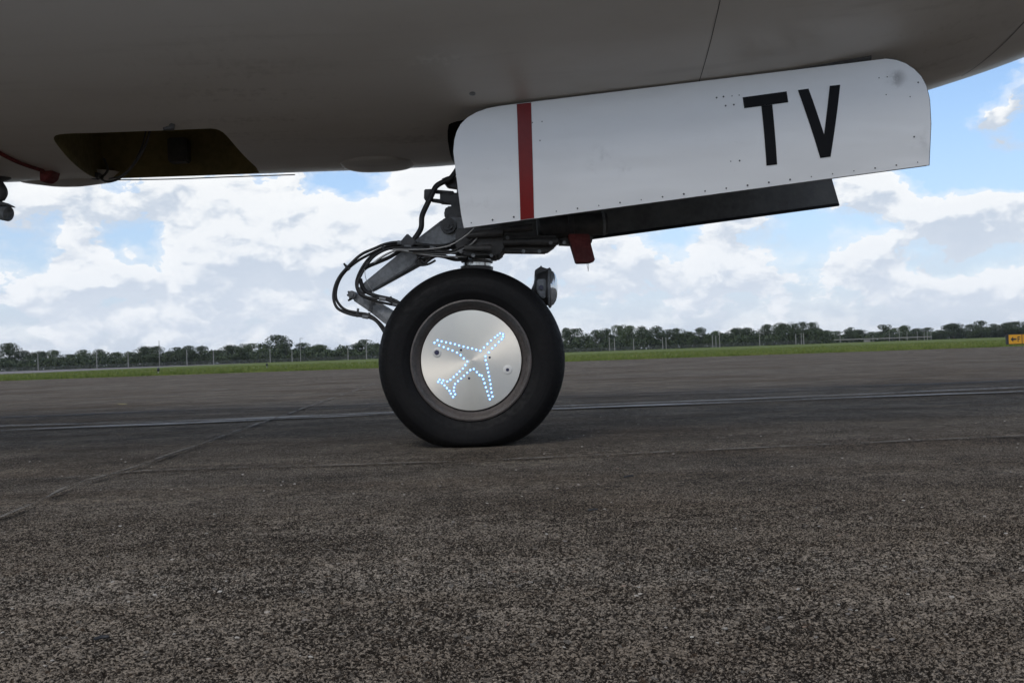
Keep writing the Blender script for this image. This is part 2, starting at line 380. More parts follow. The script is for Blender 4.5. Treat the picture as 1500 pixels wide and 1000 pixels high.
# exact 1.2 % fall through the wheels
def gz(y):
    ys = [-500, -25, 3.68, 22, 40, EDGE, 150, 420, 900, 6000]; zs = [0.2, .18, 0, -.22, -.272, -.294, -.25, -.16, -.3, -1.5]
    return float(np.interp(y, ys, zs))
def sheet(name, x0, x1, ys, m, lift=0, nx=2, kind='structure'):
    xs = np.linspace(x0, x1, nx); V = [(x, y, gz(y) + lift) for y in ys for x in xs]
    Fc = [(j * nx + i, j * nx + i + 1, (j + 1) * nx + i + 1, (j + 1) * nx + i) for j in range(len(ys) - 1) for i in range(nx - 1)]
    o = link(name, pyd(V, Fc), m); tag(o, kind=kind); return o
yg = [-500, -100, -25, 3.68, 22, 40, EDGE - .02]
o = sheet('ground', -3000, 3000, yg + [EDGE, 61, 70, 100, 150, 250, 420, 900, 2000, 5000], 'grass', 0)
for v in o.data.vertices:
    if v.co.y < EDGE - .01: v.co.z -= .12
    else: v.co.z += .03
apron = sheet('apron', -160, 160, [-60, -25, 3.68, 22, 40, EDGE], 'apron', 0)

# the nearest paving in true relief: stones standing a millimetre or two above the worn paste
NX, NY, GX0, GX1, GY0, GY1 = 1130, 760, -1.3, 1.3, .72, 2.48
wn = rng.standard_normal((NY, NX)); fx = np.fft.fftfreq(NX, (GX1 - GX0) / NX)[None, :]; fy = np.fft.fftfreq(NY, (GY1 - GY0) / NY)[:, None]; fr = np.hypot(fx, fy)
def band(f0, w_):
    q = np.fft.ifft2(np.fft.fft2(rng.standard_normal((NY, NX))) * np.exp(-((fr - f0) / w_) ** 2)).real; return q / q.std()
hf = band(150, 45) * 1.0 + band(70, 25) * .45 + band(18, 10) * .22 + band(205, 20) * .4
hf = np.tanh(hf * .75); hf = np.where(hf > 0, hf * .8, hf * 1.15)
ex = np.linspace(GX0, GX1, NX); ey = np.linspace(GY0, GY1, NY)
fade = np.minimum(1, np.minimum(ex - GX0, GX1 - ex) / .12)[None, :] * np.minimum(1, np.minimum(ey - GY0, GY1 - ey) / np.where(ey > 1.6, 1.0, .08))[:, None]
zz0 = np.array([gz(y) for y in ey])[:, None] + .0005 + fade * (.0035 + .0021 * hf)
co_ = np.stack([np.broadcast_to(ex, (NY, NX)), np.broadcast_to(ey[:, None], (NY, NX)), zz0], -1).reshape(-1, 3)
i0 = (np.arange(NY - 1)[:, None] * NX + np.arange(NX - 1)[None, :]).ravel(); quad = np.stack([i0, i0 + 1, i0 + NX + 1, i0 + NX], 1).astype(np.int32)
me = bpy.data.meshes.new('relief'); me.vertices.add(len(co_)); me.vertices.foreach_set('co', co_.astype(np.float32).ravel())
me.loops.add(quad.size); me.loops.foreach_set('vertex_index', quad.ravel()); me.polygons.add(len(quad)); me.polygons.foreach_set('loop_start', np.arange(0, quad.size, 4, dtype=np.int32))
me.polygons.foreach_set('use_smooth', np.ones(len(quad), dtype=bool)); me.update(calc_edges=True)
at_ = me.attributes.new('relief', 'FLOAT', 'POINT'); at_.data.foreach_set('value', (hf * fade).astype(np.float32).ravel())
tag(link('stony_surface', me, 'apron', apron), kind='stuff')

def gpt(px, py):
    """where the sight line through a pixel meets the paving"""
    d = ray(px, py); t = 1.0
    lo, hi = .5, 200.
    for _ in range(60):
        mid = (lo + hi) / 2; q = Vector((0, 0, EYE)) + d * (mid / d.y)
        if q.z > gz(mid): lo = mid
        else: hi = mid
    return Vector((0, 0, EYE)) + d * (lo / d.y)
def ribbon(pts, width, lift, jit=0, step=.12, grow=0):
    """flat strip on the paving along points (x, y)"""
    path = []
    for a, b in zip(pts[:-1], pts[1:]):
        L = (Vector(b) - Vector(a)).length; n = max(1, int(L / step))
        for k in range(n): path.append(Vector(a).lerp(Vector(b), k / n))
    path.append(Vector(pts[-1])); V = []; off = 0
    for i, p in enumerate(path):
        t = (path[min(i + 1, len(path) - 1)] - path[max(i - 1, 0)]).normalized(); nn = Vector((-t.y, t.x))
        off = off * .8 + random.uniform(-jit, jit); wv_ = (width + grow * max(0, p.y - 2.5)) * (1 + random.uniform(-.35, .35) * (jit > 0))
        for s in (-.5, .5):
            q = p + nn * (off + s * wv_); V.append((q.x, q.y, gz(q.y) + lift))
    return pyd(V, [(2 * i, 2 * i + 1, 2 * i + 3, 2 * i + 2) for i in range(len(path) - 1)])
def gxy(px, py): q = gpt(px, py); return (q.x, q.y)
# long slab joint running away to the left, and the cross joint nearer the camera
jl = [gxy(0, 765), gxy(100, 720), gxy(220, 680), gxy(430, 605), gxy(550, 562)]
a0 = Vector(jl[0]); dj = (Vector(jl[3]) - a0).normalized()
jl = [tuple(a0 - dj * 2.5)] + jl
tag(link('joint_gap', ribbon(jl, .009, .0095, .007, .09, .0003), 'crack', apron))
tag(link('joint_sealant', ribbon(jl, .009, .0125, .007, .09, .0017), 'sealant', apron))
cj = [gxy(-300, 716), gxy(90, 703), gxy(210, 692), gxy(700, 677), gxy(1060, 660), gxy(1500, 640), gxy(1900, 622)]
tag(link('joint_gap', ribbon(cj, .005, .004, .004), 'crack', apron))
tag(link('joint_sealant', ribbon([(x, y + .012) for x, y in cj], .017, .0062, .006), 'sealant', apron))
tag(link('tyre_scuff_band', ribbon([(-9, 7.85), (-3.6, 8.0), (0, 8.3), (4.5, 8.6), (12, 9.3)], 1.0, .004, 0, .5), 'dark_band', apron))
tag(link('painted_line', ribbon([gxy(-400, 648), gxy(0, 632), gxy(580, 608), gxy(810, 600), gxy(1500, 574), gxy(2000, 555)], .20, .008, .004, .3), 'white_line', apron))
tag(link('painted_line', ribbon([gxy(-400, 642), gxy(0, 626), gxy(300, 618), gxy(560, 606.5), gxy(950, 592), gxy(1200, 582), gxy(1500, 569), gxy(2000, 549)], .16, .012, .004, .3), 'white_line', apron))
for (a, b_, c_) in ((172, 183, 592), (308, 326, 571)):
    q0 = gxy(a, c_); q1 = gxy(b_, c_ - .5)
    tag(link('paint_mark', ribbon([q0, q1], .5, .004, .02), 'yellow_fleck' if a == 172 else 'white_line', apron))
# far paving on the left
V = []
for (x, y) in ((-73, 141), (-84, 210), (-92, 290), (-101, 405)): V += [(x, y, gz(y) + .036), (x - 70 - y * .1, y, gz(y) + .036)]
tag(link('far_taxiway', pyd(V, [(2 * i, 2 * i + 2, 2 * i + 3, 2 * i + 1) for i in range(3)]), 'far_paving'), kind='structure')
# hill on the horizon
V = []; Fc = []; nx, ny = 60, 8
for j in range(ny):
    for i in range(nx):
        u = i / (nx - 1); v_ = j / (ny - 1); h = 24 * math.exp(-((u - .5) / .20) ** 2) * math.sin(math.pi * v_) + 2.5 * math.sin(u * 41) * math.sin(u * 13) * math.sin(math.pi * v_)
        V.append((-330 + 330 * (u - .5), 1500 + 300 * v_, -3 + h + random.uniform(0, 2.2) * math.sin(math.pi * v_)))
for j in range(ny - 1):
    for i in range(nx - 1): Fc.append((j * nx + i, j * nx + i + 1, (j + 1) * nx + i + 1, (j + 1) * nx + i))
tag(link('hill', pyd(V, Fc), 'hill'), kind='structure')

# grass blades standing up along the field's near half
n = 60000
xr_ = (rng.random(n) - .5) * 2; yy = EDGE + .02 + (rng.random(n) ** 1.8) * 90; yy -= .30 * np.maximum(0, np.sin(xr_ * 97) * np.sin(xr_ * 41 + 1) + .3 * np.sin(xr_ * 310)) * (yy < EDGE + 3); xx = xr_ * (yy * .62 + 4)
hh = .05 + .09 * rng.random(n) ** 2; an = rng.random(n) * math.pi; ln = (rng.random((n, 2)) - .5) * .08
zz = np.array([gz(y) for y in yy]) + .025; wd = .03 + .05 * rng.random(n)
V = np.zeros((n, 3, 3)); V[:, 0] = np.c_[xx - np.cos(an) * wd, yy - np.sin(an) * wd, zz]; V[:, 1] = np.c_[xx + np.cos(an) * wd, yy + np.sin(an) * wd, zz]
V[:, 2] = np.c_[xx + ln[:, 0], yy + ln[:, 1], zz + hh]
me = bpy.data.meshes.new('g'); me.vertices.add(3 * n); me.vertices.foreach_set('co', V.ravel()); me.loops.add(3 * n); me.loops.foreach_set('vertex_index', np.arange(3 * n, dtype=np.int32))
me.polygons.add(n); me.polygons.foreach_set('loop_start', np.arange(0, 3 * n, 3, dtype=np.int32)); me.update()
tag(link('grass', me, 'blade'), 'short green grass along the far edge of the apron', 'grass', kind='stuff')

# ------------------------------------------------------------------ aircraft
air = tag(empty('aircraft', (-.15, 3.9, 0)), 'white airliner standing on its nose gear, letters TV on the gear door', 'aircraft')
OFF = Vector((-.15, 3.9, 0))
def part(name, me, m, parent=None, smooth=False):
    """mesh given in world coordinates, hung under the aircraft or one of its parts"""
    o = link(name, me, m, None, smooth)
    par = parent or air
    o.parent = par
    if par is air: o.matrix_parent_inverse = Matrix.Translation(-OFF)
    return o
YC = 3.9
KX = [-14, -.5, -.25, 0, .5, 1.0, 1.4, 1.7, 2.0, 2.4, 3.0, 3.6, 4.05]
KZ = [.77, .77, .775, .795, .835, .878, .935, .998, 1.083, 1.22, 1.47, 1.85, 2.35]
# smoothed keel
xs_ = np.linspace(-14, 4.05, 1806); kz_ = np.interp(xs_, KX, KZ)
ker = np.exp(-np.linspace(-2, 2, 41) ** 2); ker /= ker.sum()
kz_ = np.convolve(np.pad(kz_, 20, mode='edge'), ker, 'valid')
def keel(x): return EYE + float(np.interp(x, xs_, kz_))
def wid(x):
    t = max(0, (x + .3) / 4.45); return 1.88 * math.sqrt(max(4e-3, 1 - min(t, 1) ** 2.2))
def surf(x, th, off=0):
    ww = wid(x); zc = keel(x) + ww
    return Vector((x, YC + (ww + off) * math.sin(th), zc - (ww + off) * math.cos(th)))
def surf_y(x, y, off=0): return surf(x, math.asin((y - YC) / wid(x)), off)
xr = list(np.linspace(-13, -3, 21)) + list(np.linspace(-2.9, 3.6, 110)) + list(np.linspace(3.63, 4.05, 12)); ns = 220
V = []; Fc = []
for x in xr:
    for k in range(ns): V.append(surf(x, 2 * math.pi * k / ns))
for i in range(len(xr) - 1):
    for k in range(ns): Fc.append((i * ns + k, i * ns + (k + 1) % ns, (i + 1) * ns + (k + 1) % ns, (i + 1) * ns + k))
Fc.append(tuple(range(ns))); Fc.append(tuple(range((len(xr) - 1) * ns, len(xr) * ns))[::-1])
fus = part('fuselage', fixn(pyd(V, Fc)), 'fuselage', smooth=False)
def cutter(plan, z0, z1, m):
    n_ = len(plan); V = [(x, y, z0) for x, y in plan] + [(x, y, z1) for x, y in plan]
    Fc = [tuple(range(n_)), tuple(range(n_, 2 * n_))] + [(i, (i + 1) % n_, (i + 1) % n_ + n_, i + n_) for i in range(n_)]
    o = link('cutter', fixn(pyd(V, Fc)), m); return o
def rounded(poly, it=3):
    for _ in range(it):
        poly = [tuple(np.array(a) * (.75 if k == 0 else .25) + np.array(b) * (.25 if k == 0 else .75)) for a, b in zip(poly, poly[1:] + poly[:1]) for k in (0, 1)]
    return poly
hatch = rounded([(-1.595, 3.50), (-1.56, 3.47), (-1.42, 3.475), (-1.07, 3.472), (-1.0, 3.47), (-.985, 3.56), (-.985, 3.9), (-1.0, 4.0), (-1.04, 4.2), (-1.70, 4.2), (-1.71, 4.18), (-1.66, 3.9), (-1.61, 3.58)], 2)
well = rounded([(-.215, 3.54), (-.17, 3.50), (-.02, 3.49), (1.30, 3.49), (1.36, 3.53), (1.36, 4.27), (1.30, 4.31), (-.02, 4.31), (-.16, 4.31), (-.215, 4.26)], 2)
c1 = cutter(hatch, .9, 1.55, 'bay'); c2 = cutter(well, .9, 1.95, 'well')
for c in (c1, c2):
    md = fus.modifiers.new('cut', 'BOOLEAN'); md.object = c; md.operation = 'DIFFERENCE'; md.solver = 'EXACT'
    try: md.material_mode = 'TRANSFER'
    except Exception: pass
dg = bpy.context.evaluated_depsgraph_get(); dg.update()
me = bpy.data.meshes.new_from_object(fus.evaluated_get(dg)); fus.modifiers.clear(); fus.data = me
me.polygons.foreach_set('use_smooth', [True] * len(me.polygons)); me.set_sharp_from_angle(angle=R_(30))
for c in (c1, c2): bpy.data.objects.remove(c)
# panel seams
def seam(x0, x1, t0, t1, wdt=.0022, m='seal', n_=60, slope=None):
    V = []
    for k in range(n_ + 1):
        t = t0 + (t1 - t0) * k / n_; x = x0 + (x1 - x0) * k / n_
        for s in (-.5, .5): V.append(surf(x + s * wdt, t, .0012))
    return pyd(V, [(2 * i, 2 * i + 1, 2 * i + 3, 2 * i + 2) for i in range(n_)])
part('panel_seam', seam(.67, .675, -1.5, -.26), 'seal', fus)
part('panel_seam', seam(1.92, 1.80, -1.5, .0, .004), 'seal', fus)
part('panel_seam', seam(-2.35, -2.35, -1.5, .6, .003), 'rivet', fus)
# bright drip edge ahead of the gear well, low on the nose
# shallow faired light on the keel
V = []; Fc = []; nu, nv = 28, 20
for i in range(nu + 1):
    for j in range(nv + 1):
        u = i / nu * 2 - 1; v_ = j / nv * 2 - 1
        x = -.515 + .145 * u; y = 4.0 + .20 * v_ * math.sqrt(max(0, 1 - u * u * .82))
        hgt = .024 * max(0, 1 - (u * u) ** 1.6) ** .6 * max(0, 1 - v_ * v_) ** .5 - .003
        V.append(surf_y(x, y, hgt))
for i in range(nu):
    for j in range(nv): Fc.append((i * (nv + 1) + j, (i + 1) * (nv + 1) + j, (i + 1) * (nv + 1) + j + 1, i * (nv + 1) + j + 1))
part('belly_fairing', fixn(pyd(V, Fc)), 'fuselage', fus, True)
# static port and a small probe
def on_skin(px, py, Y0):
    d = ray(px, py); lo, hi = 1.5, Y0 + .6
    for i in range(4000):
        y = 1.5 + (hi - 1.5) * i / 4000; q = Vector((0, 0, EYE)) + d * (y / d.y)
        ww = wid(q.x)
        if (q.y - YC) ** 2 + (q.z - keel(q.x) - ww) ** 2 < ww * ww: return q
q = on_skin(692, 137, 3.9); nrm = Vector((0, q.y - YC, q.z - keel(q.x) - wid(q.x))).normalized()
part('static_port', merge(lathe([(.011, 0), (.011, .002), (.008, .0028), (.007, .001), (.003, .001), (.0026, .003)], q, nrm, 24)), 'metal', fus, True)
q = on_skin(252, 183, 3.9); nrm = Vector((0, q.y - YC, q.z - keel(q.x) - wid(q.x))).normalized()
part('drain_stub', merge(tube([q - nrm * .01, q + nrm * .012, q + nrm * .02 + Vector((-.02, -.02, .0))], [.012, .011, .006], 10)), 'dark_metal', fus, True)
# cables drooping out of the open bay
def ipath(pts, Y): return [P(x, y, Y if not isinstance(Y, (list, tuple)) else Y[i]) for i, (x, y) in enumerate(pts)]
part('bay_cable', merge(tube(smoothpath(ipath([(222, 180), (216, 205), (205, 228), (188, 250), (172, 263), (155, 266), (146, 260)], [3.6, 3.62, 3.7, 3.8, 3.9, 3.95, 4.05])), .0048, 8)), 'hose', fus, True)
part('bay_cable', merge(tube(smoothpath(ipath([(215, 185), (208, 215), (192, 244), (176, 258), (160, 262)], [3.66, 3.68, 3.8, 3.95, 4.05])), .003, 8)), 'hose', fus, True)
part('bay_cable', merge(tube(smoothpath(ipath([(152, 232), (158, 248), (150, 259), (143, 262)], [4.0, 4.02, 4.05, 4.08])), .005, 8)), 'hose', fus, True)
part('bay_door_edge', merge(tube(smoothpath(ipath([(148, 264), (250, 262.5), (330, 259.5), (432, 256)], [4.25, 4.27, 4.27, 4.25])), .0024, 8)), 'seal', fus, True)
part('bay_box', box(P(263, 242, 4.12) + Vector((0, 0, .06)), (.08, .06, .10), .006), 'dark_metal', fus)
part('bay_bracket', box(P(140, 258, 4.12), (.045, .06, .02), .003), 'dark_metal', fus)
# underside fittings at the tail-side edge of the picture
part('red_locking_strap', merge(tube(smoothpath([surf_y(-1.86, 3.42, .006), surf_y(-1.84, 3.55, .007), surf_y(-1.82, 3.70, .007), surf_y(-1.79, 3.84, .006)]), .0075, 8)), 'red_dark', fus, True)
part('red_pin_housing', prism([P(64, 246, 3.9), P(84, 246, 3.9), P(80, 262, 3.9), P(72, 267.5, 3.9), P(64, 267.5, 3.9)], .035, .003), 'red_dark', fus)
part('belly_pod', merge(lathe([(.001, .0), (.03, .004), (.07, .02), (.09, .06), (.09, .08)], surf_y(-2.06, 3.98) + Vector((0, 0, -.020)), (0, 0, 1), 32)), 'dark_metal', fus, True)
V, Fc = lathe([(.001, -.030), (.09, -.024), (.20, -.006), (.23, .02)], surf_y(-1.86, 4.22) + Vector((0, 0, .004)), (0, 0, 1), 40)
V = [Vector((v.x, YC + .32 + (v.y - YC - .32) * .6, v.z)) for v in V]
part('belly_fairing', merge((V, Fc)), 'fuselage', fus, True)
lc = P(4, 312, 3.95)
lamp = part('belly_lamp', merge(lathe([(.006, -.075), (.020, -.07), (.026, -.03), (.029, 0), (.030, .028), (.027, .030), (.024, .012), (.001, .010)], lc, (.93, -.30, -.20), 28)), 'metal', None, True)
part('lamp_visor', prism([lc + Vector((-.05, 0, .026)), lc + Vector((.012, 0, .028)), lc + Vector((.040, 0, .022)), lc + Vector((.036, 0, .028)), lc + Vector((.010, 0, .042)), lc + Vector((-.05, 0, .040))], .028, .002), 'dark_metal', lamp)
part('lamp_arm', merge(tube(smoothpath([lc + Vector((-.03, 0, .03)), lc + Vector((-.012, 0, .06)), lc + Vector((.0, 0, .085)), lc + Vector((-.02, 0, .12)), surf_y(-2.07, 4.0, -.01)]), [.016] * 6 + [.022] * 12 + [.012] * 7, 10)), 'dark_metal', lamp, True)

# ---- nose gear doors
DY = 3.40
TOP = [(664, 222), (665.5, 205), (669, 192), (675, 181), (684, 172), (697, 164), (713, 158), (732, 154.2), (757, 151), (1300, 85), (1314, 87), (1328, 92.5), (1340, 101), (1350, 112), (1357, 126), (1361.5, 145), (1364, 180), (1364.6, 239.8)]
def top_at(x): return float(np.interp(x, [t[0] for t in TOP], [t[1] for t in TOP]))
def bot_at(x): return float(np.interp(x, [664, 677.5, 1364.7], [222.2, 333, 240]))
XB, ZB = P(1000, 190, DY).x, P(1000, 190, DY).z
def bow(q, far=False):
    """doors carry the belly's curvature across their height"""
    zc = ZB + (q.x - XB) * .098; return .018 * (((q.z - zc) / .21) ** 2)
def dpt(px, py, off=0):
    q = P(px, py, DY); q.y += bow(q) - off; return q
cols = [664.01, 664.6, 665.5, 667, 669, 672, 675, 679, 684, 690, 697, 705, 713, 722, 732, 744] + list(np.linspace(757, 1300, 60)) + [1307, 1314, 1321, 1328, 1334, 1340, 1345, 1350, 1354, 1357, 1359.5, 1361.5, 1363, 1364, 1364.6]
def door_mesh(mirror=False, thick=.022, inset=0):
    nr = 14; V = []; Fc = []
    for side in (0, 1):
        for x in cols:
            for j in range(nr + 1):
                q = dpt(x, top_at(x) + (bot_at(x) - top_at(x)) * j / nr); q.y += side * thick; V.append(q)
    nc = len(cols); S = nc * (nr + 1)
    ix = lambda s, i, j: s * S + i * (nr + 1) + j
    for i in range(nc - 1):
        for j in range(nr):
            Fc.append((ix(0, i, j), ix(0, i + 1, j), ix(0, i + 1, j + 1), ix(0, i, j + 1))); Fc.append((ix(1, i, j), ix(1, i, j + 1), ix(1, i + 1, j + 1), ix(1, i + 1, j)))
        for j in (0, nr): Fc.append((ix(0, i, j), ix(1, i, j), ix(1, i + 1, j), ix(0, i + 1, j)))
    for i in (0, nc - 1):
        for j in range(nr): Fc.append((ix(0, i, j), ix(0, i, j + 1), ix(1, i, j + 1), ix(1, i, j)))
    if mirror:      # the far door's forward end is raked
        zb_ = dpt(1364, 239).z; xe = dpt(1364, 239).x
        V = [Vector((v.x - max(0, v.z - zb_) * .24 * max(0, min(1, (v.x - xe + .25) / .25)), 2 * YC - v.y, v.z)) for v in V]
    return fixn(pyd(V, Fc)), S, nc, nr
def door_two_face(me, mirror):
    """outer skin painted, inner skin dark"""
    me.materials.append(M['door']); me.materials.append(M['inner']); s = -1 if not mirror else 1
    for p in me.polygons:
        p.material_index = 0 if p.normal.y * s > .5 else 1
me, S, nc, nr = door_mesh(); door_two_face(me, False)
door = part('gear_door', me, None, None, True); door['label'] = 'near white gear door with red stripe and black letters TV'
me, *_ = door_mesh(True); door_two_face(me, True)
door2 = part('gear_door', me, None, None, True); door2['label'] = 'far gear door showing its dark inner side'
bq = [dpt(x, bot_at(x) - 1.5, 0) for x in np.linspace(690, 1362, 30)]
part('edge_seal', merge(tube([Vector((q.x, 2 * YC - q.y - .026, q.z)) for q in bq], .007, 8)), 'seal', door2, True)
def dquad(c, nu=4, nv=10, off=.0016):
    V = []; Fc = []
    for i in range(nu + 1):
        for j in range(nv + 1):
            u, v_ = i / nu, j / nv
            a = Vector(c[0]).lerp(Vector(c[1]), u); b_ = Vector(c[3]).lerp(Vector(c[2]), u); p = a.lerp(b_, v_); V.append(dpt(p.x, p.y, off))
    for i in range(nu):
        for j in range(nv): Fc.append((i * (nv + 1) + j, (i + 1) * (nv + 1) + j, (i + 1) * (nv + 1) + j + 1, i * (nv + 1) + j + 1))
    return V, Fc
part('red_stripe', merge(dquad([(757, 151.6), (778, 149.2), (782.5, 318.2), (762.5, 321)], 2, 14)), 'red', door, True)
zz_ = lambda x, y: (1000 + x * .26667, 60 + y * .26667)
part('letter_t', merge(dquad([zz_(330, 310), zz_(572, 277), zz_(580, 338), zz_(338, 371)], 8, 4), dquad([zz_(432, 358.5), zz_(492, 350.5), zz_(523, 676), zz_(464, 683)], 2, 14)), 'black_paint', door)
part('letter_v', merge(dquad([zz_(633, 270), zz_(692, 262), zz_(818, 633), zz_(760, 641)], 4, 14), dquad([zz_(808, 247), zz_(866, 241), zz_(817, 633), zz_(762, 640.5)], 4, 14, .0020)), 'black_paint', door)
rv = []
def rivet(px, py, r=.0034):
    q = dpt(px, py, .0012); rv.append(([q + Vector((math.cos(a) * r, 0, math.sin(a) * r)) for a in [k * math.pi / 3 for k in range(6)]] + [q + Vector((0, -.0012, 0))], [(i, (i + 1) % 6, 6) for i in range(6)]))
for k in range(22):
    x = 690 + k * 31.3
    if not 755 < x < 785: rivet(x, bot_at(x) - 6, random.choice((.0022, .003, .0036)))
for (x, y) in ((780, 179.5), (794, 178), (791, 206), (1050, 143), (1060, 141.5), (1072.5, 140.5), (1083, 139.3), (1063, 155), (1075, 153.5), (1071, 236), (1084, 235), (1288, 114), (1300, 112.5), (1298, 139), (1333, 142), (1340, 200), (1345, 121)):
    rivet(x, y, random.choice((.0022, .0032)))
tag(part('rivets', merge(*rv), 'rivet', door), kind='stuff')
rim_pts = [dpt(x, top_at(x) + .3, -.010) for x in cols if x >= 1300] 
part('edge_seal', merge(tube(rim_pts, .0062, 8)), 'seal', door, True)
part('hinge_line', merge(tube([dpt(x, top_at(x) + 1, -.016) + Vector((0, .006, .016)) for x in range(770, 1300, 30)], .012, 8)), 'dark_metal', door, True)

# ---- wheels
HUB = Vector((P(691.5, 526.5, 3.62).x, 3.68, .315)); HUB.x = P(691, 526, 3.66).x
TP = [(.205, -.070), (.212, -.082), (.222, -.088), (.235, -.0935), (.246, -.0975), (.250, -.0990), (.254, -.0990), (.268, -.1005), (.283, -.100), (.296, -.0970), (.300, -.0960), (.304, -.0940), (.315, -.086), (.325, -.075),
      (.333, -.0625), (.3385, -.050), (.3395, -.046), (.334, -.045), (.334, -.040), (.3405, -.039), (.3425, -.020), (.337, -.019), (.337, -.014), (.343, -.013), (.343, .0)]
TP = TP + [(r, -y) for r, y in TP[::-1][1:]]
def wheel(hub, near):
    s = 1 if near else -1
    root = None
    # rim (the part's own mesh), lit side toward -Y
    prof = [(.02, -.020), (.17, -.020), (.184, -.058), (.190, -.064), (.197, -.068), (.203, -.078), (.2085, -.0905), (.2135, -.0945), (.2185, -.0925), (.2205, -.086), (.213, -.076), (.204, -.060), (.19, -.03), (.185, 0), (.19, .03), (.204, .06), (.2205, .086), (.2185, .0925), (.2135, .0945), (.2085, .0905), (.203, .078), (.19, .064), (.17, .03), (.02, .03)]
    V, Fc = lathe(prof, (0, 0, 0), (0, 1, 0), 128); 
    rim = link('nose_wheel', fixn(pyd(V, Fc)), 'rim', air, True); rim.location = hub - OFF
    if not near: rim.scale.y = -1
    V, Fc = lathe(TP, (0, 0, 0), (0, 1, 0), 160, False); V2 = []
    for v in V:
        v = Vector(v); fl = -.315
        k = max(0, min(1, (-v.z - .20) / .115)); v.y *= 1 + .10 * k * k * (1 if abs(v.x) < .2 else 1) * max(0, 1 - (v.x / .2) ** 2)
        kk = .022; d_ = v.z - fl            # soft floor
        v.z = fl + .5 * (d_ + math.sqrt(d_ * d_ + kk * kk)) - .003
        V2.append(v)
    ty = link('tyre', fixn(pyd(V2, Fc)), 'tyre', rim, True)
    if near: rim['label'] = 'near nose wheel with lit aeroplane outline on its cover'
    return rim
w1 = wheel(HUB, True); w2 = wheel(Vector((HUB.x, 2 * YC - HUB.y, HUB.z + gz(2 * YC - HUB.y))), False)
CY = -.0690
V, Fc = lathe([(.0005, CY - .0012), (.06, CY - .0011), (.12, CY - .0009), (.17, CY - .0005), (.1816, CY - .0003), (.1824, CY + .0006), (.1822, CY + .006)], (0, 0, 0), (0, 1, 0), 128)
cover = link('hub_cover', fixn(pyd(V, Fc)), 'cover', w1, True); cover['label'] = 'turned aluminium disc cover'
def wpt(px, py):   # wheel-local point on the cover
    q = P(px, py, HUB.y + CY) - HUB; rr = math.hypot(q.x, q.z); q.y = float(np.interp(rr, [0, .06, .12, .17, .182], [CY - .0012, CY - .0011, CY - .0009, CY - .0005, CY])); return q
LED = [(355,440),(370,428),(390,433),(412,438),(433,442),(455,447),(475,453),(497,459),(518,464),(539,468),(559,474),(579,479),(597,463),(614,446),(631,429),(650,414),(663,404),(676,394),(690,398),(690,411),(683,423),(669,436),(652,452),(637,467),(620,487),(604,506),(605,525),(611,545),(614,564),(618,584),(622,604),(625,622),(629,642),(631,662),(634,682),(639,702),(625,715),(619,697),(613,677),(606,657),(600,637),(594,617),(586,600),(575,597),(562,583),(547,568),(530,573),(515,586),(499,601),(485,614),(470,627),(456,641),(451,658),(450,675),(456,691),(446,704),(435,688),(428,674),(416,661),(404,648),(391,636),(373,631),(380,620),(398,624),(418,629),(433,620),(449,607),(464,594),(478,580),(494,566),(506,549),(516,531),(498,516),(483,500),(465,488),(443,478),(422,470),(400,461),(378,452)]
def halo_mat(g, b):
    b.inputs['Base Color'].default_value = (.16, .22, .5, 1); b.inputs['Roughness'].default_value = .3
    b.inputs['Emission Color'].default_value = (.12, .28, 1.0, 1); b.inputs['Emission Strength'].default_value = .40
M['led_halo'] = mat('blue_led_halo', build=halo_mat)  # added glowing ring, stands in for LED light spilling onto the cover
V, Fc = lathe([(.0054, .0008), (.0050, -.0004), (.0034, -.0008), (.0032, -.0020), (.0024, -.0034), (.0010, -.0040), (.0002, -.0041)], (0, 0, 0), (0, 1, 0), 12)
ledm = fixn(pyd(V, Fc)); ledm.materials.append(M['led']); ledm.materials.append(M['led_halo'])
for p_ in ledm.polygons: p_.material_index = 1 if math.hypot(p_.center.x, p_.center.z) > .0037 else 0
for (x, y) in LED:
    o = link('led', ledm, None, w1); o.location = wpt(530 + x * .29991, 370 + y * .29991)
for (x, y, r1, r2) in ((640, 516.3, .0165, .0085), (743.5, 541.5, .0165, .0055)):
    q = wpt(x, y)
    o = link('port_boss', merge(lathe([(r1, .001), (r1, -.003), (r1 - .002, -.0045), (r2 + .001, -.0045), (r2, -.002), (.0005, -.002)], (0, 0, 0), (0, 1, 0), 32)), 'washer', w1, True); o.location = q
    o2 = link('port_hole', merge(lathe([(r2, -.0022), (r2 * .9, -.0042), (.0005, -.0046)], (0, 0, 0), (0, 1, 0), 24)), 'hole', w1, True); o2.location = q + Vector((0, -.0005, 0))
for (x, y) in ((675.3, 512.5), (717.3, 523.3), (687, 553.8)):
    o = link('cover_screw', merge(lathe([(.0042, .001), (.0042, -.001), (.0005, -.0018)], (0, 0, 0), (0, 1, 0), 16)), 'hole', w1, True); o.location = wpt(x, y)
# valve stubs on the far wheel and axle
axle = part('axle', merge(lathe([(.05, -.16), (.05, .16)], (HUB.x, YC, HUB.z), (0, 1, 0), 32)), 'metal', None, True)

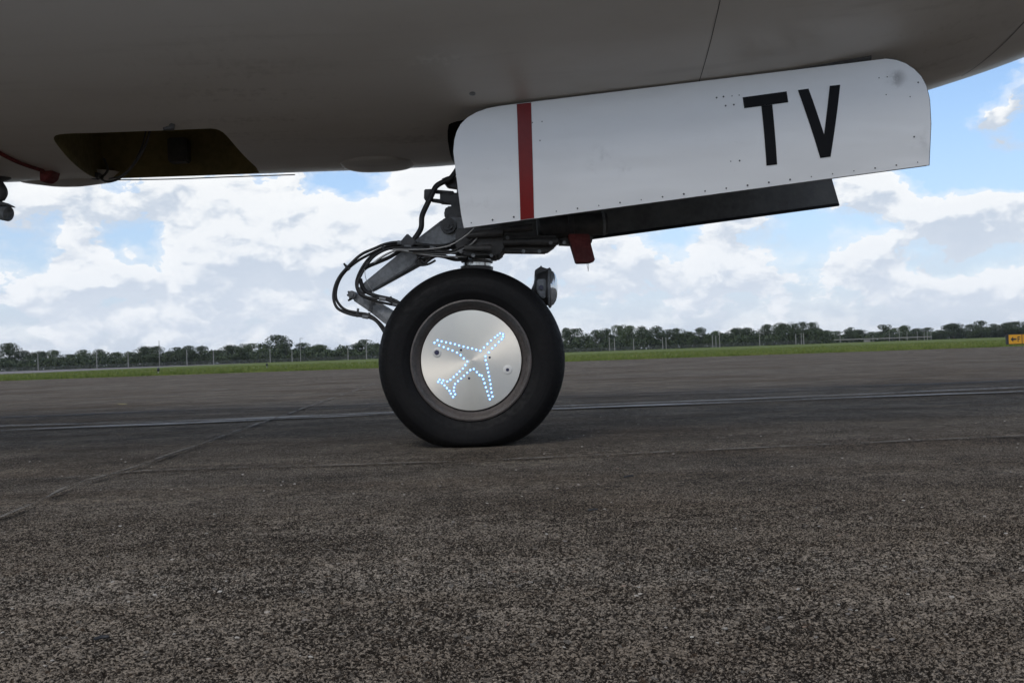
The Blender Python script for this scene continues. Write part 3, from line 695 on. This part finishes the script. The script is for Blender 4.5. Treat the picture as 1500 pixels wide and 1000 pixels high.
# ---- strut
sx0 = HUB.x; SB = Vector((sx0 + .004, YC, .30)); ST = Vector((sx0 + .075, YC, 1.75)); sdv = (ST - SB).normalized()
zr = lambda px, py, Y=YC: (P(px, py, Y) - SB).dot(sdv)
l0 = zr(700, 378)
strut = part('gear_strut', merge(lathe([(.075, l0 - .002), (.084, l0 + .004), (.088, l0 + .03), (.105, l0 + .034), (.11, l0 + .07), (.085, l0 + .08), (.08, 1.35)], SB, sdv, 40)), 'dark_metal', None, True)
part('piston', merge(lathe([(.055, -.02), (.055, l0 + .01)], SB, sdv, 40)), 'chrome', strut, True)
part('piston_band', merge(lathe([(.0565, l0 - .052), (.064, l0 - .050), (.064, l0 - .034), (.0565, l0 - .032)], SB, sdv, 40)), 'dark_metal', strut, True)
part('piston_band', merge(lathe([(.0562, l0 - .020), (.0625, l0 - .018), (.0625, l0 - .010), (.0562, l0 - .008)], SB, sdv, 40)), 'metal', strut, True)
part('axle_block', merge(lathe([(.05, -.07), (.075, -.05), (.078, .05), (.06, .09)], SB, sdv, 32)), 'metal', strut, True)
# steering unit: plates, actuators and brackets ahead of the strut
z5 = lambda x, y: (650 + x / 6.0, 290 + y / 6.0)
def ipoly(pts, Y): return [P(*z5(*p), Y) for p in pts]
part('steering_plate', prism(ipoly([(120, 300), (120, 470), (180, 520), (240, 535), (470, 528), (530, 485), (540, 300)], 3.86), .13, .006), 'dark_metal', strut)
part('steering_plate', prism(ipoly([(300, 330), (300, 478), (905, 484), (985, 425), (1000, 400), (1000, 345)], 3.84), .055, .006), 'dark_metal', strut)
for (a, b_, r, Y, m_) in (((330, 390), (1005, 380), .013, 3.74, 'dark_metal'), ((180, 440), (420, 440), .012, 3.70, 'dark_metal'), ((330, 300), (780, 258), .012, 3.72, 'dark_metal'), ((200, 330), (520, 300), .014, 3.71, 'dark_metal')):
    A, B = P(*z5(*a), Y), P(*z5(*b_), Y)
    part('steering_rod', merge(tube([A, A.lerp(B, .3), A.lerp(B, .301), A.lerp(B, .62), A.lerp(B, .621), B], [r * .8, r * .8, r, r, r * 1.15, r * 1.15], 16)), m_, strut, True)
A, B = P(*z5(820, 262), 3.86), P(*z5(1440, 222), 3.86)
part('steering_actuator', merge(lathe([(.035, 0), (.044, .01), (.044, .12), (.047, .122), (.047, .14), (.044, .142), (.044, (B - A).length - .012), (.041, (B - A).length - .002), (.020, (B - A).length)], A, B - A, 32)), 'dark_metal', strut, True)
part('actuator_cap', merge(lathe([(.0452, 0), (.0465, .002), (.0465, .008), (.0452, .010)], B - (B - A).normalized() * .022, B - A, 32)), 'metal', strut, True)
part('drag_link', prism(ipoly([(1000, 300), (1000, 410), (1115, 415), (1290, 415), (1312, 330), (1310, 290)], 3.92), .05, .006), 'dark_metal', strut)
part('red_pin_block', prism(ipoly([(1090, 325), (1275, 325), (1290, 420), (1325, 555), (1280, 572), (1160, 575), (1112, 415)], 3.74), .035, .003), 'red_dark', strut)
part('lock_wire', merge(tube(ipath([z5(1258, 570), z5(1262, 600), z5(1272, 640)], 3.74), .0011, 6), tube(ipath([z5(1270, 570), z5(1275, 600), z5(1268, 645)], 3.74), .0009, 6)), 'steel_hose', strut)
# torque links behind the strut
z1 = lambda x, y: (470 + x * .26, 220 + y * .26)
UL = [((815, 400), .10), ((745, 395), .10), ((690, 412), .10), ((540, 520), .075), ((250, 748), .035), ((212, 785), .032), ((228, 812), .032), ((300, 792), .035), ((560, 642), .07), ((700, 556), .09), ((815, 500), .10)]
ul = part('torque_link', prism([P(*z1(*p), 3.9) for p, h in UL], [h for p, h in UL], .004), 'metal', strut, False); ul['label'] = 'upper torque link arm'
c = P(*z1(727, 445), 3.9)
part('pivot_boss', merge(lathe([(.030, -.118), (.030, .118)], c, (0, 1, 0), 28), lathe([(.019, -.126), (.019, .126)], c, (0, 1, 0), 24)), 'dark_metal', strut, True)
part('pivot_bolt', merge(lathe([(.009, -.132), (.009, .132)], P(*z1(727, 445), 3.9), (0, 1, 0), 6)), 'dark_metal', strut)
z4 = lambda x, y: (480 + x * .17, 320 + y * .17)
LL = [((215, 640), .030), ((300, 665), .030), ((420, 705), .035), ((560, 790), .05), ((760, 900), .07), ((900, 1000), .075), ((830, 1080), .075), ((640, 985), .07), ((500, 905), .05), ((370, 805), .035), ((228, 708), .030)]
ll = part('torque_link', prism([P(*z4(*p), 3.9) for p, h in LL], [h for p, h in LL], .004), 'metal', strut, False); ll['label'] = 'lower torque link arm'
part('link_joint', prism([P(*z4(*p), 3.9) for p in ((395, 705), (425, 712), (385, 812), (360, 800))], .043), 'dark_metal', strut)
c = P(*z4(222, 660), 3.9)
part('apex_bolt', merge(lathe([(.0150, -.045), (.0150, .045)], c, (0, 1, 0), 20), lathe([(.0085, -.055), (.0085, .055)], c, (0, 1, 0), 12)), 'metal', strut, True)
nut = []
for k in range(6):
    a = k * math.pi / 3 + .2; q = c + Vector((-.014 + math.cos(a) * .004, 0, 0)) 
for (x, y) in ((178, 632), (172, 660), (180, 705), (188, 648), (190, 690)):
    nut.append(tube([P(*z4(x, y), 3.88), P(*z4(x + 30, y + (660 - y) * .35), 3.9)], .0042, 8))
part('castle_nut', merge(*nut), 'dark_metal', strut)
# hoses
def hose(pts, r, Y, m_='hose', z=z4):
    pp = smoothpath(ipath([z(*p) for p in pts], Y)); return part('hydraulic_hose', merge(tube(pp, r, 10)), m_, strut, True)
hose([(1180, 190), (1000, 232), (840, 228), (620, 205), (500, 220), (400, 260), (290, 310), (200, 390), (110, 490), (65, 580), (50, 680), (75, 760), (130, 800), (220, 830), (330, 845), (400, 870), (450, 920), (500, 1000)], .0058, 3.80)
hose([(1180, 225), (1000, 255), (820, 240), (640, 228), (520, 240), (400, 290), (250, 372), (140, 470), (85, 570), (70, 670), (100, 740), (160, 790), (260, 812), (350, 828), (420, 872), (490, 950), (540, 1050)], .0055, 3.83)
hose([(1180, 275), (1000, 285), (830, 258), (640, 252), (520, 262), (410, 318), (345, 390), (290, 480), (258, 560), (268, 620), (320, 668), (400, 690), (470, 690), (600, 740), (700, 800)], .0055, 3.80)
hose([(1100, 300), (830, 282), (640, 262), (480, 268), (370, 330), (310, 400), (262, 490), (245, 570), (275, 650), (350, 690), (430, 715), (520, 735), (640, 760)], .005, 3.83)
hose([(780, 270), (620, 292), (520, 340), (430, 378), (350, 412), (310, 440)], .0078, 3.86)
hose([(280, 520), (300, 590), (340, 635), (420, 668), (520, 690), (580, 710), (700, 780)], .008, 3.86)
hose([(560, 268), (700, 268), (840, 266), (980, 250), (1060, 228), (1130, 190), (1200, 140), (1260, 85)], .0030, 3.70, 'steel_hose')
hose([(700, 280), (880, 290), (1040, 285), (1140, 250), (1220, 200), (1290, 110)], .0034, 3.71, 'hose')
hose([(730, 290), (900, 305), (1070, 298), (1170, 260), (1250, 210), (1330, 110)], .0034, 3.72, 'steel_hose')
hose([(320, 440), (325, 500), (350, 570), (400, 640)], .0013, 3.78, 'steel_hose')
z3 = lambda x, y: (470 + x * .17, 230 + y * .17)
hose([(1200, 60), (1160, 130), (1110, 190), (1040, 222), (990, 258), (950, 340), (910, 420), (872, 510), (866, 600), (842, 655), (795, 720)], .0105, 3.84, 'hose', z3)
hose([(690, 760), (800, 800), (880, 905), (930, 890), (970, 860), (1060, 850), (1140, 880), (1250, 885)], .0055, 3.80, 'hose', z3)
hose([(880, 830), (960, 845), (1060, 860), (1160, 885), (1260, 880)], .0065, 3.84, 'hose', z3)
for (pts, Y, hw) in (([(895, 288), (965, 285), (960, 378), (893, 372)], 3.88, .03), ([(960, 285), (1150, 300), (1150, 322), (960, 310)], 3.88, .02), ([(950, 362), (1050, 370), (1050, 400), (950, 384)], 3.88, .02), ([(1030, 318), (1180, 318), (1180, 410), (1030, 400)], 3.9, .03), ([(1040, 200), (1100, 175), (1180, 180), (1180, 275), (1090, 262)], 3.9, .03)):
    part('hose_bracket', prism([P(*z3(*p), Y) for p in pts], hw, .003), 'dark_metal', strut)
part('harness_block', prism([P(*z3(*p), 3.88) for p in ((1090, 440), (1230, 435), (1240, 545), (1110, 548), (1072, 535), (1068, 480))], .05, .005), 'dark_metal', strut)
part('harness_block', prism([P(*z3(*p), 3.92) for p in ((1120, 380), (1240, 300), (1240, 700), (1150, 560))], .06, .005), 'dark_metal', strut)
part('hose_clamp', prism([P(*z3(*p), 3.82) for p in ((690, 735), (752, 665), (830, 735), (800, 770), (700, 770))], .03, .003), 'dark_metal', strut)
for (x, y, a) in ((205, 936, .6),):
    part('hose_tie', merge(tube([P(*z3(x - 5, y - 18), 3.80), P(*z3(x + 30, y + 40), 3.82)], .004, 8)), 'dark_metal', strut)
for (x0, y0, x1, y1) in ((150, 400, 190, 440), (262, 775, 255, 850), (360, 810, 350, 862), (470, 235, 490, 285), (540, 672, 552, 700), (590, 700, 600, 720)):
    part('hose_tie', merge(tube([P(*z4(x0, y0), 3.80), P(*z4(x1, y1), 3.80)], .0045, 8)), 'dark_metal', strut)
# end fittings and extra pipework
hose([(1200, 330), (1060, 330), (900, 322), (760, 300), (640, 275), (560, 285), (470, 330), (400, 380)], .0042, 3.78, 'steel_hose')
hose([(860, 300), (800, 330), (760, 372), (800, 402), (870, 392), (930, 360)], .0045, 3.79)
for (x0, y0, x1, y1, r_) in ((600, 206, 650, 212, .0082), (660, 230, 720, 236, .0078), (720, 262, 790, 268, .0048), (300, 842, 350, 850, .0080), (445, 690, 500, 697, .0078), (1010, 246, 1060, 232, .0052), (560, 735, 600, 745, .0075), (880, 250, 930, 256, .0078)):
    part('hose_fitting', merge(tube([P(*z4(x0, y0), 3.80), P(*z4(x1, y1), 3.80)], r_, 12)), 'metal', strut, True)
for (x, y) in ((150, 470), (260, 505), (420, 505), (560, 350), (700, 470), (840, 470), (940, 395), (1060, 395)):
    part('plate_bolt', merge(lathe([(.0075, -.008), (.0075, .002)], P(*z5(x, y), 3.725), (0, 1, 0), 6)), 'metal', strut)
# ---- taxi light
z8 = lambda x, y: (680 + x * .14667, 320 + y * .14667)
tc = P(*z8(850, 695), 3.86); ax = Vector((1, -.10, -.035)).normalized(); r0 = .0735
tl = part('taxi_light', merge(lathe([(.022, -.060), (.044, -.056), (.058, -.045), (.066, -.020), (.068, -.004), (r0, -.003), (r0 + .002, .004), (r0, .008), (.069, .009)], tc, ax, 48)), 'dark_metal', None, True)
part('lens', merge(lathe([(.0685, .0085), (.064, .0165), (.050, .0255), (.032, .0305), (.012, .0325), (.0006, .033)], tc, ax, 48)), 'lens', tl, True)
part('clamp_ring', merge(lathe([(r0 + .002, -.002), (r0 + .004, 0), (r0 + .004, .004), (r0 + .002, .006)], tc, ax, 48)), 'metal', tl, True)
part('housing_plate', prism([P(*z8(*p), 3.80) for p in ((725, 610), (815, 605), (810, 800), (760, 790), (722, 720))], .012, .004), 'metal', tl)
part('plate_screw', merge(lathe([(.0085, -.016), (.0085, .0)], P(*z8(768, 690), 3.79), (0, 1, 0), 16)), 'hole', tl, True)
part('mount_bracket', prism([P(*z8(*p), 3.88) for p in ((705, 520), (760, 484), (765, 470), (775, 490), (830, 508), (850, 490), (865, 520), (850, 560), (700, 600))], .03, .002), 'dark_metal', tl)
part('mount_arm', merge(tube([P(*z8(740, 640), 3.89), P(*z8(690, 760), 3.9), P(*z8(560, 900), 3.9), Vector((HUB.x + .05, YC, .44))], .016, 10)), 'dark_metal', tl, True)

# ------------------------------------------------------------------ far field: trees, poles, fence, sign
def leafy(seed, W, H, style, nleaf=1500):
    """crown inside a box W wide, H tall, standing on z=0 (tree-local); returns crown and trunk meshes"""
    r = np.random.default_rng(seed); lobes = []
    z0 = {'round': .06, 'tall': .14, 'open': .16, 'bush': .02}[style]
    nl = {'round': 17, 'tall': 17, 'open': 18, 'bush': 12}[style]
    for k in range(nl):
        t = r.random(); zc = H * (z0 + .10 + (1 - z0 - .22) * t); spread = {'round': math.sin(math.pi * (.22 + .66 * t)), 'tall': .55 + .4 * math.sin(math.pi * t), 'open': .5 + .5 * math.sin(math.pi * (.15 + .7 * t)), 'bush': math.cos(t * 1.3)}[style]
        a = r.random() * 6.283; rr = W * .34 * spread * math.sqrt(r.random())
        s = W * (.15 + .11 * r.random()) * (.85 if style == 'open' else 1)
        lobes.append((rr * math.cos(a), rr * math.sin(a), zc, s * 1.1, s * (.75 if style != 'tall' else .85)))
    lobes.append((0, 0, H * .90, W * .14, H * .10))
    V = []; per = nleaf // len(lobes)
    for (x, y, z, s, sz) in lobes:
        d = r.normal(size=(per, 3)); d /= np.linalg.norm(d, axis=1)[:, None]; rad = (.55 + .5 * r.random(per) ** .5)[:, None]
        c = np.array([x, y, z]) + d * rad * np.array([s, s, sz])
        u = r.normal(size=(per, 3)); u /= np.linalg.norm(u, axis=1)[:, None]; v = np.cross(u, d + .4 * r.normal(size=(per, 3))); v /= np.linalg.norm(v, axis=1)[:, None] + 1e-6
        sz_ = (.10 + .17 * r.random(per))[:, None]
        V.append(np.stack([c - u * sz_, c + v * sz_ * .8, c + u * sz_, c - v * sz_ * .8], 1))
    V = np.concatenate(V); n = len(V); crown = pyd(V.reshape(-1, 3), [(4 * i, 4 * i + 1, 4 * i + 2, 4 * i + 3) for i in range(n)])
    parts = [tube([(0, 0, -.3), (0, 0, H * .2), (W * .02, 0, H * .45), (0, 0, H * .75)], [H * .028, H * .022, H * .015, H * .006], 7)]
    for (x, y, z, s, sz) in lobes[:7]: parts.append(tube([(0, 0, min(z * .7, H * .5)), (x * .6, y * .6, z * .9), (x, y, z)], [H * .010, H * .006, H * .002], 5))
    return crown, merge(*parts)
VAR = {}
def variant(style, k):
    if (style, k) not in VAR: VAR[(style, k)] = leafy(hash((len(style), k)) % 9999 + k, 10, 10, style, {'open': 3800}.get(style, 5200))
    return VAR[(style, k)]
def tree(px, topy, wpx, Y, style, leaf, k, name='tree'):
    sc_ = FPX / Y; X = P(px, 516 - .034 * (px - 750), Y).x; base = gz(Y) + .02
    H = P(px, topy, Y).z - base; W = wpx / sc_ * 1.5
    cr, tr = variant(style, k); e = empty(name, (X, Y, base)); e.rotation_euler.z = random.random() * 6.28
    c = link('crown', cr, None, e); t = link('trunk', tr, None, e)
    for o_ in (c, t):
        o_.scale = (W / 10, W / 10, H / 10)
    if not cr.materials: cr.materials.append(M['leaf_dark'])
    if not tr.materials: tr.materials.append(M['bark'])
    c.material_slots[0].link = 'OBJECT'; c.material_slots[0].material = M[leaf]
    return e
D_, Mi, Pl = 'leaf_dark', 'leaf_mid', 'leaf_pale'
# centre px, crown top px, width px, habit, leaf
TREES_L = [(-8, 512, 26, 'round', D_), (15, 502, 28, 'open', D_), (37, 513, 26, 'round', D_), (62, 515, 24, 'round', D_), (81, 513, 24, 'round', Mi), (104, 519, 28, 'round', D_), (123, 512, 26, 'round', Mi), (147, 512.5, 20, 'tall', D_),
 (170, 516, 26, 'round', Mi), (188, 515, 14, 'open', Mi), (198, 518, 16, 'round', Mi), (212, 508, 26, 'round', D_), (230, 507, 24, 'round', D_), (246, 515, 20, 'round', D_), (260, 508, 28, 'round', D_), (276, 506, 26, 'open', D_), (294, 507, 24, 'round', D_),
 (311, 514, 14, 'tall', Mi), (322, 512, 20, 'round', D_), (337, 506, 28, 'round', D_), (353, 510, 22, 'round', D_), (368, 502.5, 28, 'open', Mi), (405, 489.5, 40, 'open', D_), (389, 506, 18, 'open', Mi), (419, 502, 18, 'open', D_), (442, 502.5, 27, 'round', D_),
 (456, 508, 14, 'open', Mi), (470, 505, 26, 'round', Mi), (495, 514, 22, 'bush', D_), (514, 512, 18, 'round', Mi), (532, 497, 30, 'round', D_), (552, 503, 22, 'round', D_), (575, 500, 26, 'round', D_), (600, 498, 26, 'round', Mi)]
TREES_R = [(800, 484, 24, 'round', D_), (829, 480, 18, 'open', D_), (847, 480, 30, 'open', D_), (874, 483, 24, 'open', D_), (891, 481, 26, 'open', D_), (909, 477, 22, 'tall', Mi), (925, 477, 24, 'tall', Mi), (942, 479, 22, 'tall', D_), (965, 478, 28, 'open', D_), (979, 482, 16, 'open', D_), (991, 480, 22, 'open', D_),
 (1010, 486, 24, 'round', D_), (1025, 480, 22, 'round', D_), (1048, 485, 18, 'round', Mi), (1065, 487, 22, 'round', D_), (1078, 481, 24, 'round', D_), (1095, 480, 24, 'round', D_), (1110, 489, 18, 'round', D_), (1126, 475, 22, 'tall', D_), (1147, 474, 28, 'round', D_), (1165, 474, 20, 'tall', D_), (1177, 472, 20, 'round', D_), (1189, 472, 18, 'tall', D_), (1198, 481, 14, 'round', D_),
 (1210, 484, 22, 'round', Mi), (1226, 485, 24, 'round', Mi), (1246, 479, 15, 'round', D_), (1258, 483, 26, 'round', D_), (1277, 486, 20, 'round', Mi), (1296, 475, 16, 'open', D_), (1310, 480, 18, 'round', Mi), (1325, 477, 18, 'round', Mi), (1342, 481, 22, 'round', D_), (1358, 480, 20, 'round', D_), (1376, 483, 22, 'round', D_), (1397, 474, 30, 'round', D_), (1421, 475, 24, 'round', D_), (1438, 470, 20, 'round', D_), (1456, 474, 24, 'round', D_), (1474, 473, 18, 'round', D_), (1488, 471, 28, 'round', D_), (1512, 470, 28, 'round', D_)]
LOOK = {('round', D_): 'dark round-crowned', ('round', Mi): 'paler green round', ('open', D_): 'dark gappy-crowned', ('open', Mi): 'thin paler green', ('tall', D_): 'tall narrow dark', ('tall', Mi): 'tall narrow green', ('bush', D_): 'low dark bushy'}
for side, T in (('left', TREES_L), ('right', TREES_R)):
    vis = sorted([t for t in T if (0 <= t[0] < 555 or 825 < t[0] < 1500)], key=lambda t: t[0])
    for i, t in enumerate(T):
        px, ty, wd_, st_, lf = t
        Y = 410 + random.uniform(-8, 14) + (90 if px > 1200 else 0)
        e = tree(px, ty, wd_, Y, st_, lf, i % 4)
        if t in vis:
            n_ = vis.index(t)
            lab = f'{LOOK[(st_, lf)]} tree, {ordinal(n_)} from the left in the treeline {side} of the wheel'
            if px == 405: lab = 'tallest tree of the left treeline, broad crown with sky showing through'
        else: lab = {-8: 'dark tree cut off by the left edge of the photo', 575: 'tree of the far treeline hidden behind the left part of the tyre', 600: 'paler tree of the far treeline hidden behind the hub cover', 800: 'tree of the far treeline hidden behind the right part of the tyre', 1512: 'dark tree just past the yellow sign at the right edge'}[px]
        tag(e, lab, 'tree', f'far treeline {side} of the wheel')
# undergrowth that closes the treeline at its foot
UV_ = []
def under(px0, px1, Y, n_, hpx):
    r = np.random.default_rng(abs(px0) + 3); px = px0 + (px1 - px0) * r.random(n_)
    A_, B_ = P(px0, 516 - .034 * (px0 - 750), Y).x, P(px1, 516 - .034 * (px1 - 750), Y).x
    h = hpx / (FPX / Y) * (.70 + .30 * np.sin(px * .21) * np.sin(px * .083 + 1)) * r.random(n_) ** .8
    c = np.stack([A_ + (B_ - A_) * (px - px0) / (px1 - px0), Y + r.uniform(-8, 12, n_), gz(Y) + h], 1)
    u = r.normal(size=(n_, 3)); u /= np.linalg.norm(u, axis=1)[:, None]; v = np.cross(u, r.normal(size=(n_, 3))); v /= np.linalg.norm(v, axis=1)[:, None]
    s_ = (.18 + .30 * r.random(n_))[:, None]; UV_.append(np.stack([c - u * s_, c + v * s_, c + u * s_, c - v * s_], 1))
under(-620, -60, 412, 26000, 32); under(610, 790, 412, 12000, 33); under(1580, 2100, 508, 22000, 27); under(-60, 620, 408, 30000, 22); under(780, 1215, 408, 24000, 23); under(1200, 1580, 508, 20000, 15)
UV_ = np.concatenate(UV_).reshape(-1, 3).astype(np.float32); nq = len(UV_) // 4
me = bpy.data.meshes.new('u'); me.vertices.add(len(UV_)); me.vertices.foreach_set('co', UV_.ravel()); me.loops.add(4 * nq); me.loops.foreach_set('vertex_index', np.arange(4 * nq, dtype=np.int32))
me.polygons.add(nq); me.polygons.foreach_set('loop_start', np.arange(0, 4 * nq, 4, dtype=np.int32)); me.update(calc_edges=True)
tag(link('undergrowth', me, 'leaf_dark'), 'dark scrub filling the foot of the far treeline', 'undergrowth', kind='stuff')
# poles in front of the trees
def pole(px, top, bot, r, lab, arm=0, Y=385):
    b0 = P(px, bot, Y); t0 = P(px, top, Y); h = t0.z - gz(Y); e = empty('pole', (b0.x, Y, gz(Y)))
    link('shaft', merge(tube([(0, 0, -.2), (0, 0, h * .5), (0, 0, h)], [r, r * .9, r * .75], 8)), 'pole', e, True)
    if arm:
        link('cross_arm', box((arm * .5, 0, h - .15), (abs(arm), .16, .16)), 'pole', e)
        link('lamp_head', box((arm, 0, h - .2), (.5, .3, .14), .03), 'pole', e)
    else: link('cap', merge(lathe([(r * 1.3, h - .05), (r * 1.3, h + .18), (r * .5, h + .25)], (0, 0, 0), (0, 0, 1), 8)), 'pole', e)
    return e
PL = [(56, 519, 541), (142, 518, 537.5), (188, 515, 536.5), (234, 500, 538, 1), (274, 513, 535), (313, 515, 533), (396, 513, 531), (428, 515, 529), (440.5, 495, 528, 1), (510, 512, 527), (537, 504, 526)]
for i, q in enumerate(PL):
    tall = len(q) > 3
    e = pole(q[0], q[1], q[2], .20 if not tall else .13, '', (1.0 if tall and q[0] > 300 else 0))
    tag(e, (f'tall thin grey pole above the trees, {"left" if q[0] < 300 else "right"} one of the two' if tall else f'short pale pole, {ordinal(i)} from the left among poles before the left treeline'), 'pole', 'pale poles before the left treeline')
PR = [(893, 495, 514), (900.5, 496, 514), (928.5, 497, 512), (971, 495, 512), (976, 495, 512), (1044, 493, 509), (1049, 493, 509), (1054.5, 488, 508), (1113, 491, 506), (1166, 490, 504), (1174, 489, 504), (1177.5, 489, 504), (1231, 487, 503), (1279, 492, 501), (1303, 487, 499), (1317.5, 484, 498), (1329, 486, 498), (1344, 486, 497.5), (1354, 485, 497), (1358.5, 486, 496.5), (1364, 487, 496.5)]
for i, q in enumerate(PR):
    e = pole(q[0], q[1], q[2], .17 if q[0] < 1200 else .15, '', 0, 385 if q[0] < 1200 else 455)
    tag(e, f'slim pale pole, {ordinal(i)} from the left among poles before the right treeline', 'pole', 'pale poles before the right treeline')
# perimeter fence
for (x0, x1, Y, lab) in ((-230, 75, 395, 'grey chain-link fence along the foot of the left treeline'),):
    pass
def fence(px0, px1, Y, lab):
    A = P(px0, 516 - .034 * (px0 - 750), Y).x; B = P(px1, 516 - .034 * (px1 - 750), Y).x; n_ = int((B - A) / 3); e = empty('fence', ((A + B) / 2, Y, gz(Y))); cx = (A + B) / 2
    for k in range(n_ + 1):
        x = A + (B - A) * k / n_ - cx
        if k == 0: pm = box((0, 0, .75), (.08, .08, 1.5)); 
        o_ = link('post', pm, 'fence', e); o_.location.x = x
    V = []; Fc = []
    for k in range(int((B - A) / .22)):     # wires
        x = A - cx + k * .22; i = len(V); V += [(x, 0, .05), (x + .085, 0, .05), (x + .085 + 1.3 * (1 if k % 2 else -1), 0, 1.4), (x + 1.3 * (1 if k % 2 else -1), 0, 1.4)]; Fc.append((i, i + 1, i + 2, i + 3))
    tag(link('wire_mesh', pyd(V, Fc), 'fence', e), kind='stuff')
    link('top_rail', box((0, 0, 1.45), (B - A, .06, .08)), 'fence', e)
    tag(e, lab, 'fence')
fence(-40, 640, 392, 'grey chain-link fence along the foot of the left treeline')
fence(790, 1200, 392, 'grey chain-link fence along the foot of the right treeline')
# pale low wall far right, small white vehicle-sized shed
A = P(1205, 495.5, 470); B = P(1365, 497, 470)
o = link('low_wall', box(((A.x + B.x) / 2, 470, gz(470) + 1.5), (B.x - A.x, .6, .5), .05), 'concrete_pale'); tag(o, 'long low pale wall behind the poles before the right treeline', 'wall')
o.location.z = 0
A = P(1270, 500, 450); e = empty('storage_box', (A.x, 450, gz(450)))
link('box_body', box((0, 0, .5), (2.6, 1.4, 1.0), .08), 'concrete_pale', e); link('box_lid', box((0, 0, 1.06), (2.7, 1.5, .1), .03), 'pole', e)
tag(e, 'small white box standing on the grass below the long pale wall', 'box')
# edge markers in the grass
def marker(px, py, lab, Y):
    b0 = P(px, py, Y); e = empty('edge_marker', (b0.x, Y, gz(Y) + .03))
    link('stake', merge(tube([(0, 0, -.05), (0, 0, .22)], .035, 8)), 'pole', e, True)
    link('lamp_cap', merge(lathe([(.05, .20), (.085, .24), (.095, .34), (.06, .42), (.01, .44)], (0, 0, 0), (0, 0, 1), 14)), 'sign_black', e, True)
    tag(e, lab, 'marker')
marker(232, 546, 'small dark marker on a pale stake at the grass edge, below tall pole', 64)
marker(391, 535, 'small dark marker in the grass left of the tallest tree', 84)
# taxiway sign
Y = 62; A = P(1474.5, 505, Y); zb = gz(Y) + .03; top = P(1480, 489.5, Y).z
e = empty('taxiway_sign', (A.x, Y, zb)); H = top - zb
link('case', box((1.0, .06, .08 + (H - .08) / 2), (2.0, .14, H - .08), .015), 'sign_black', e)
for x in (.25, 1.75): link('leg', box((x, .06, .03), (.06, .06, .16)), 'sign_black', e)
f1 = link('face_panel', box((.54, -.016, .08 + (H - .08) / 2), (.80, .012, H - .14), .004), 'sign_yellow', e)
link('face_panel', box((1.46, -.016, .08 + (H - .08) / 2), (.94, .012, H - .14), .004), 'sign_yellow', e)
zc = .08 + (H - .08) / 2
def flat(poly, y): return pyd([(x, y, z) for x, z in poly], [tuple(range(len(poly)))])
link('arrow', flat([(.24, zc), (.42, zc + .17), (.42, zc + .055), (.62, zc + .055), (.62, zc - .055), (.42, zc - .055), (.42, zc - .17)], -.025), 'sign_black', e)
link('letter', merge(([(x, -.025, z) for x, z in ((.68, zc - .17), (.74, zc - .17), (.74, zc + .17), (.68, zc + .17))], [(0, 1, 2, 3)]), ([(x, -.0255, z) for x, z in ((.74, zc + .11), (.86, zc + .11), (.86, zc + .17), (.74, zc + .17))], [(0, 1, 2, 3)]), ([(x, -.0255, z) for x, z in ((.74, zc - .03), (.83, zc - .03), (.83, zc + .03), (.74, zc + .03))], [(0, 1, 2, 3)])), 'sign_black', e)
tag(e, 'yellow taxiway sign with black arrow in a black case at the grass edge', 'sign')
# loose chips on the paving near the camera
bm = bmesh.new(); bmesh.ops.create_icosphere(bm, subdivisions=1, radius=1)
for v in bm.verts: v.co *= random.uniform(.7, 1.2)
chip = bm; V = []; Fc = []
base = [v.co.copy() for v in bm.verts]; fb = [[v.index for v in f.verts] for f in bm.faces]; bm.free()
for k in range(420):
    y = 1.05 + 5 * random.random() ** 1.5; x = random.uniform(-.56, .56) * y; s = random.uniform(.0010, .0030); i = len(V); a = random.random() * 6.28
    for c in base:
        V.append((x + (c.x * math.cos(a) - c.y * math.sin(a)) * s * 1.4, y + (c.x * math.sin(a) + c.y * math.cos(a)) * s, gz(y) + (.0045 * max(0, min(1, 2.48 - y)) if abs(x) < 1.2 else 0) + c.z * s * .7 + s * .3))
    Fc += [tuple(i + q for q in f) for f in fb]
tag(link('gravel', pyd(V, Fc), 'stone'), 'tiny pale stone chips scattered on the dark apron', 'gravel', kind='stuff')

# a few bits of litter lying on the apron
for (x0, y0, x1, y1, r_, lab) in ((138, 946, 160, 942, .0022, 'thin dark twig lying on the apron, bottom left'), (862, 753, 876, 751, .0020, 'short dark twig on the apron below the wheel'), (914, 703, 928, 701, .0022, 'small dark chip of rubber lying right of the wheel')):
    a_, b_ = gpt(x0, y0), gpt(x1, y1); mid = a_.lerp(b_, .5); e_ = r_ + .006
    pts = [Vector((q.x, q.y, gz(q.y) + e_)) - mid for q in (a_, a_.lerp(b_, .4) + Vector((0, .004, 0)), b_)]
    o = link('twig', merge(tube(smoothpath(pts, 4), [r_ * .6] + [r_] * 7 + [r_ * .5], 7)), 'sign_black', None, True); o.location = mid; tag(o, lab, 'twig')
# the air itself: faint summer haze
hb = link('haze', box((0, 2250, 22), (6200, 5560, 50)), None); hb.data.materials.clear()
HM = bpy.data.materials.new('pale_air'); HM.use_nodes = True; HM.node_tree.nodes.clear(); g = G(HM.node_tree)
pv = g.n('ShaderNodeVolumePrincipled'); pv.inputs['Color'].default_value = (.86, .92, 1, 1); pv.inputs['Density'].default_value = .00007
g.put(g.n('ShaderNodeOutputMaterial').inputs['Volume'], pv.outputs[0]); hb.data.materials.append(HM); tag(hb, kind='stuff')
